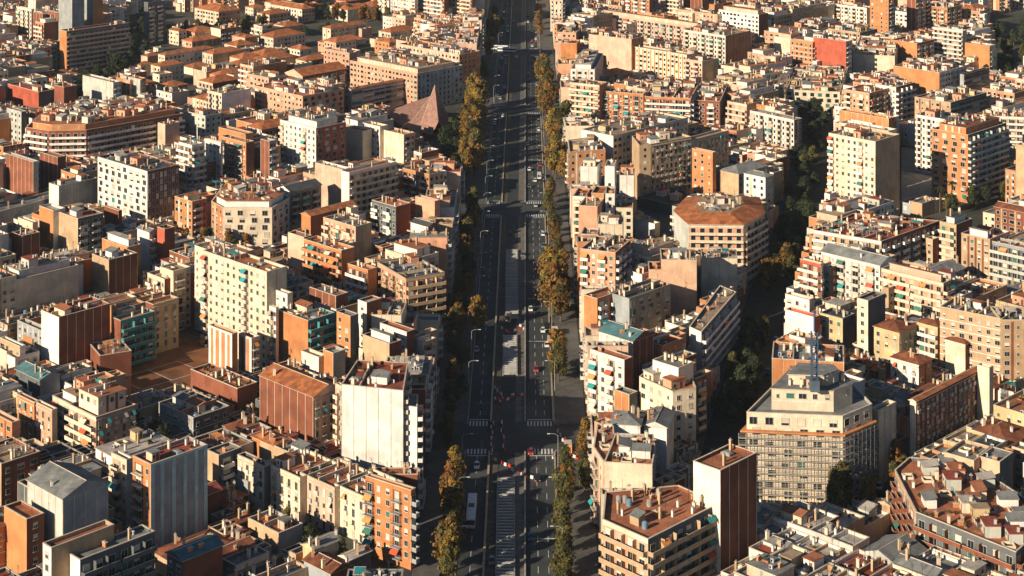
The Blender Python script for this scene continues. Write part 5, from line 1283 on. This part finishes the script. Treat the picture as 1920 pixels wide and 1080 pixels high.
bus(950, 97, 13, 'white bus crossing the far junction', radians(72)); bus(937, 93, 12, 'white bus queued at the far junction beside the left trees', radians(76))
# ------------------------------------------------------------------ street lamps
def lamp_meshes():
    b = MB(); b.tube([(0, 0, 0), (0, 0, 9.5)], [.14, .08], mat('lamp steel', (.32, .33, .33), .5), 6); p = b.mesh('pole')
    b = MB(); b.tube([(0, 0, 9.4), (-.9, 0, 10), (-2.4, 0, 10.1)], .06, mat('lamp steel', (.32, .33, .33), .5), 5); a = b.mesh('arm')
    b = MB(); b.box((-2.8, 0, 9.98), (.9, .35, .16), mat('lamp head', (.6, .6, .58), .5)); return p, a, b.mesh('lamp_head')
LP = lamp_meshes()
for side, xo, rz in (('left', -18.9, pi), ('right', 9.8, 0)):
    y = 470; i = 0; sd_name = side
    while y < 1350:
        g = min(abs(y - q) for q in gaps)
        if g > 8:
            e = thing('street_lamp', '', 'street lamp', (axis(y) + xo, y, .15), rz, 'street lamps along the avenue'); 
            for nm, me in zip(('pole', 'arm', 'lamp_head'), LP): obj(nm, me, e)
            e['label'] = f"grey street lamp on the {side} kerb near the {relation((axis(y) + xo, y))[0][2]}"
        y += 31; i += 1
# ------------------------------------------------------------------ red and white barriers at the works
def barrier_mesh(red):
    b = MB(); m = mat('barrier ' + ('red' if red else 'white'), (.60, .05, .03) if red else (.75, .73, .68), .6, .1); b.box((0, 0, 0), (1.3, .5, .35), m); b.box((0, 0, .35), (1.26, .28, .6), m); return b.mesh('body')
BM = [barrier_mesh(0), barrier_mesh(1)]
def barriers(pts, n, where):
    P = [at(*p) for p in pts]; seg = [math.dist(P[i], P[i + 1]) for i in range(len(P) - 1)]; T_ = sum(seg)
    for i in range(n):
        t = T_ * (i + .5) / n; k = 0
        while k < len(seg) - 1 and t > seg[k]: t -= seg[k]; k += 1
        a, c = P[k], P[k + 1]; f = t / seg[k]; cn = 'red' if i % 2 else 'white'
        e = thing('road_barrier', f"{cn} plastic road barrier {where}", 'barrier', (a[0] + (c[0] - a[0]) * f, a[1] + (c[1] - a[1]) * f, .05), math.atan2(c[1] - a[1], c[0] - a[0]) + rng.uniform(-.15, .15), f"{cn} barriers {where}"); obj('body', BM[i % 2], e); e.scale = (.9, .9, .9); e.location.x += rng.uniform(-.5, .5); e.location.y += rng.uniform(-.7, .7)
barriers([(938, 615), (950, 625), (985, 618), (972, 612)], 9, 'at the upper end of the middle trench')
barriers([(928, 728), (945, 752), (968, 742), (990, 745)], 14, 'below the middle trench')
barriers([(928, 748), (940, 760)], 4, 'beside the cluster under the middle trench')
barriers([(924, 792), (922, 860), (980, 892), (1010, 905)], 24, 'along the diagonal fence of the lower works')
barriers([(1038, 862), (1062, 855), (1085, 862)], 8, 'in the curved row by the right pavement')
barriers([(1050, 815), (1060, 830), (1042, 800)], 6, 'at the corner above the curved row')
barriers([(1028, 636), (1050, 640)], 4, 'by the work site at the right kerb')
barriers([(940, 790), (945, 850)], 8, 'inside the lower works beside the trench')
# site huts and stacked material in the median
for px, py, m, l in ((1032, 645, ORF, 'orange site container at the right kerb work site'), (1040, 628, TEAL, 'teal site container behind the orange one'), (953, 600, CONC, 'grey concrete block at the head of the middle trench'), (1065, 845, ORF, 'orange container by the curved barrier row')):
    x, y = at(px, py); e = thing('site_container', l, 'container', (x, y, .05), rng.uniform(-.2, .2)); b = MB(); b.box((0, 0, 0), (2.2, 4.5, 2.3), m); obj('body', b, e); b = MB(); b.box((0, 0, 2.3), (2.3, 4.6, .12), COPE); obj('roof', b, e); b = MB(); b.box((.3, -2.28, .1), (.8, .06, 1.8), SHUT); obj('door', b, e)


# ------------------------------------------------------------------ the air: even, pale, thin
hm = bpy.data.materials.new('haze air'); hm.use_nodes = True; hn = hm.node_tree; hn.nodes.clear(); ho = hn.nodes.new('ShaderNodeOutputMaterial'); pv = hn.nodes.new('ShaderNodeVolumePrincipled')
pv.inputs['Color'].default_value = (.78, .92, 1.0, 1); pv.inputs['Density'].default_value = .00003; pv.inputs['Anisotropy'].default_value = .1; hn.links.new(pv.outputs[0], ho.inputs['Volume'])
b = MB(); b.box((0, 19000, -1), (42000, 46000, 240), hm); hz = obj('haze', b); hz['kind'] = 'stuff'
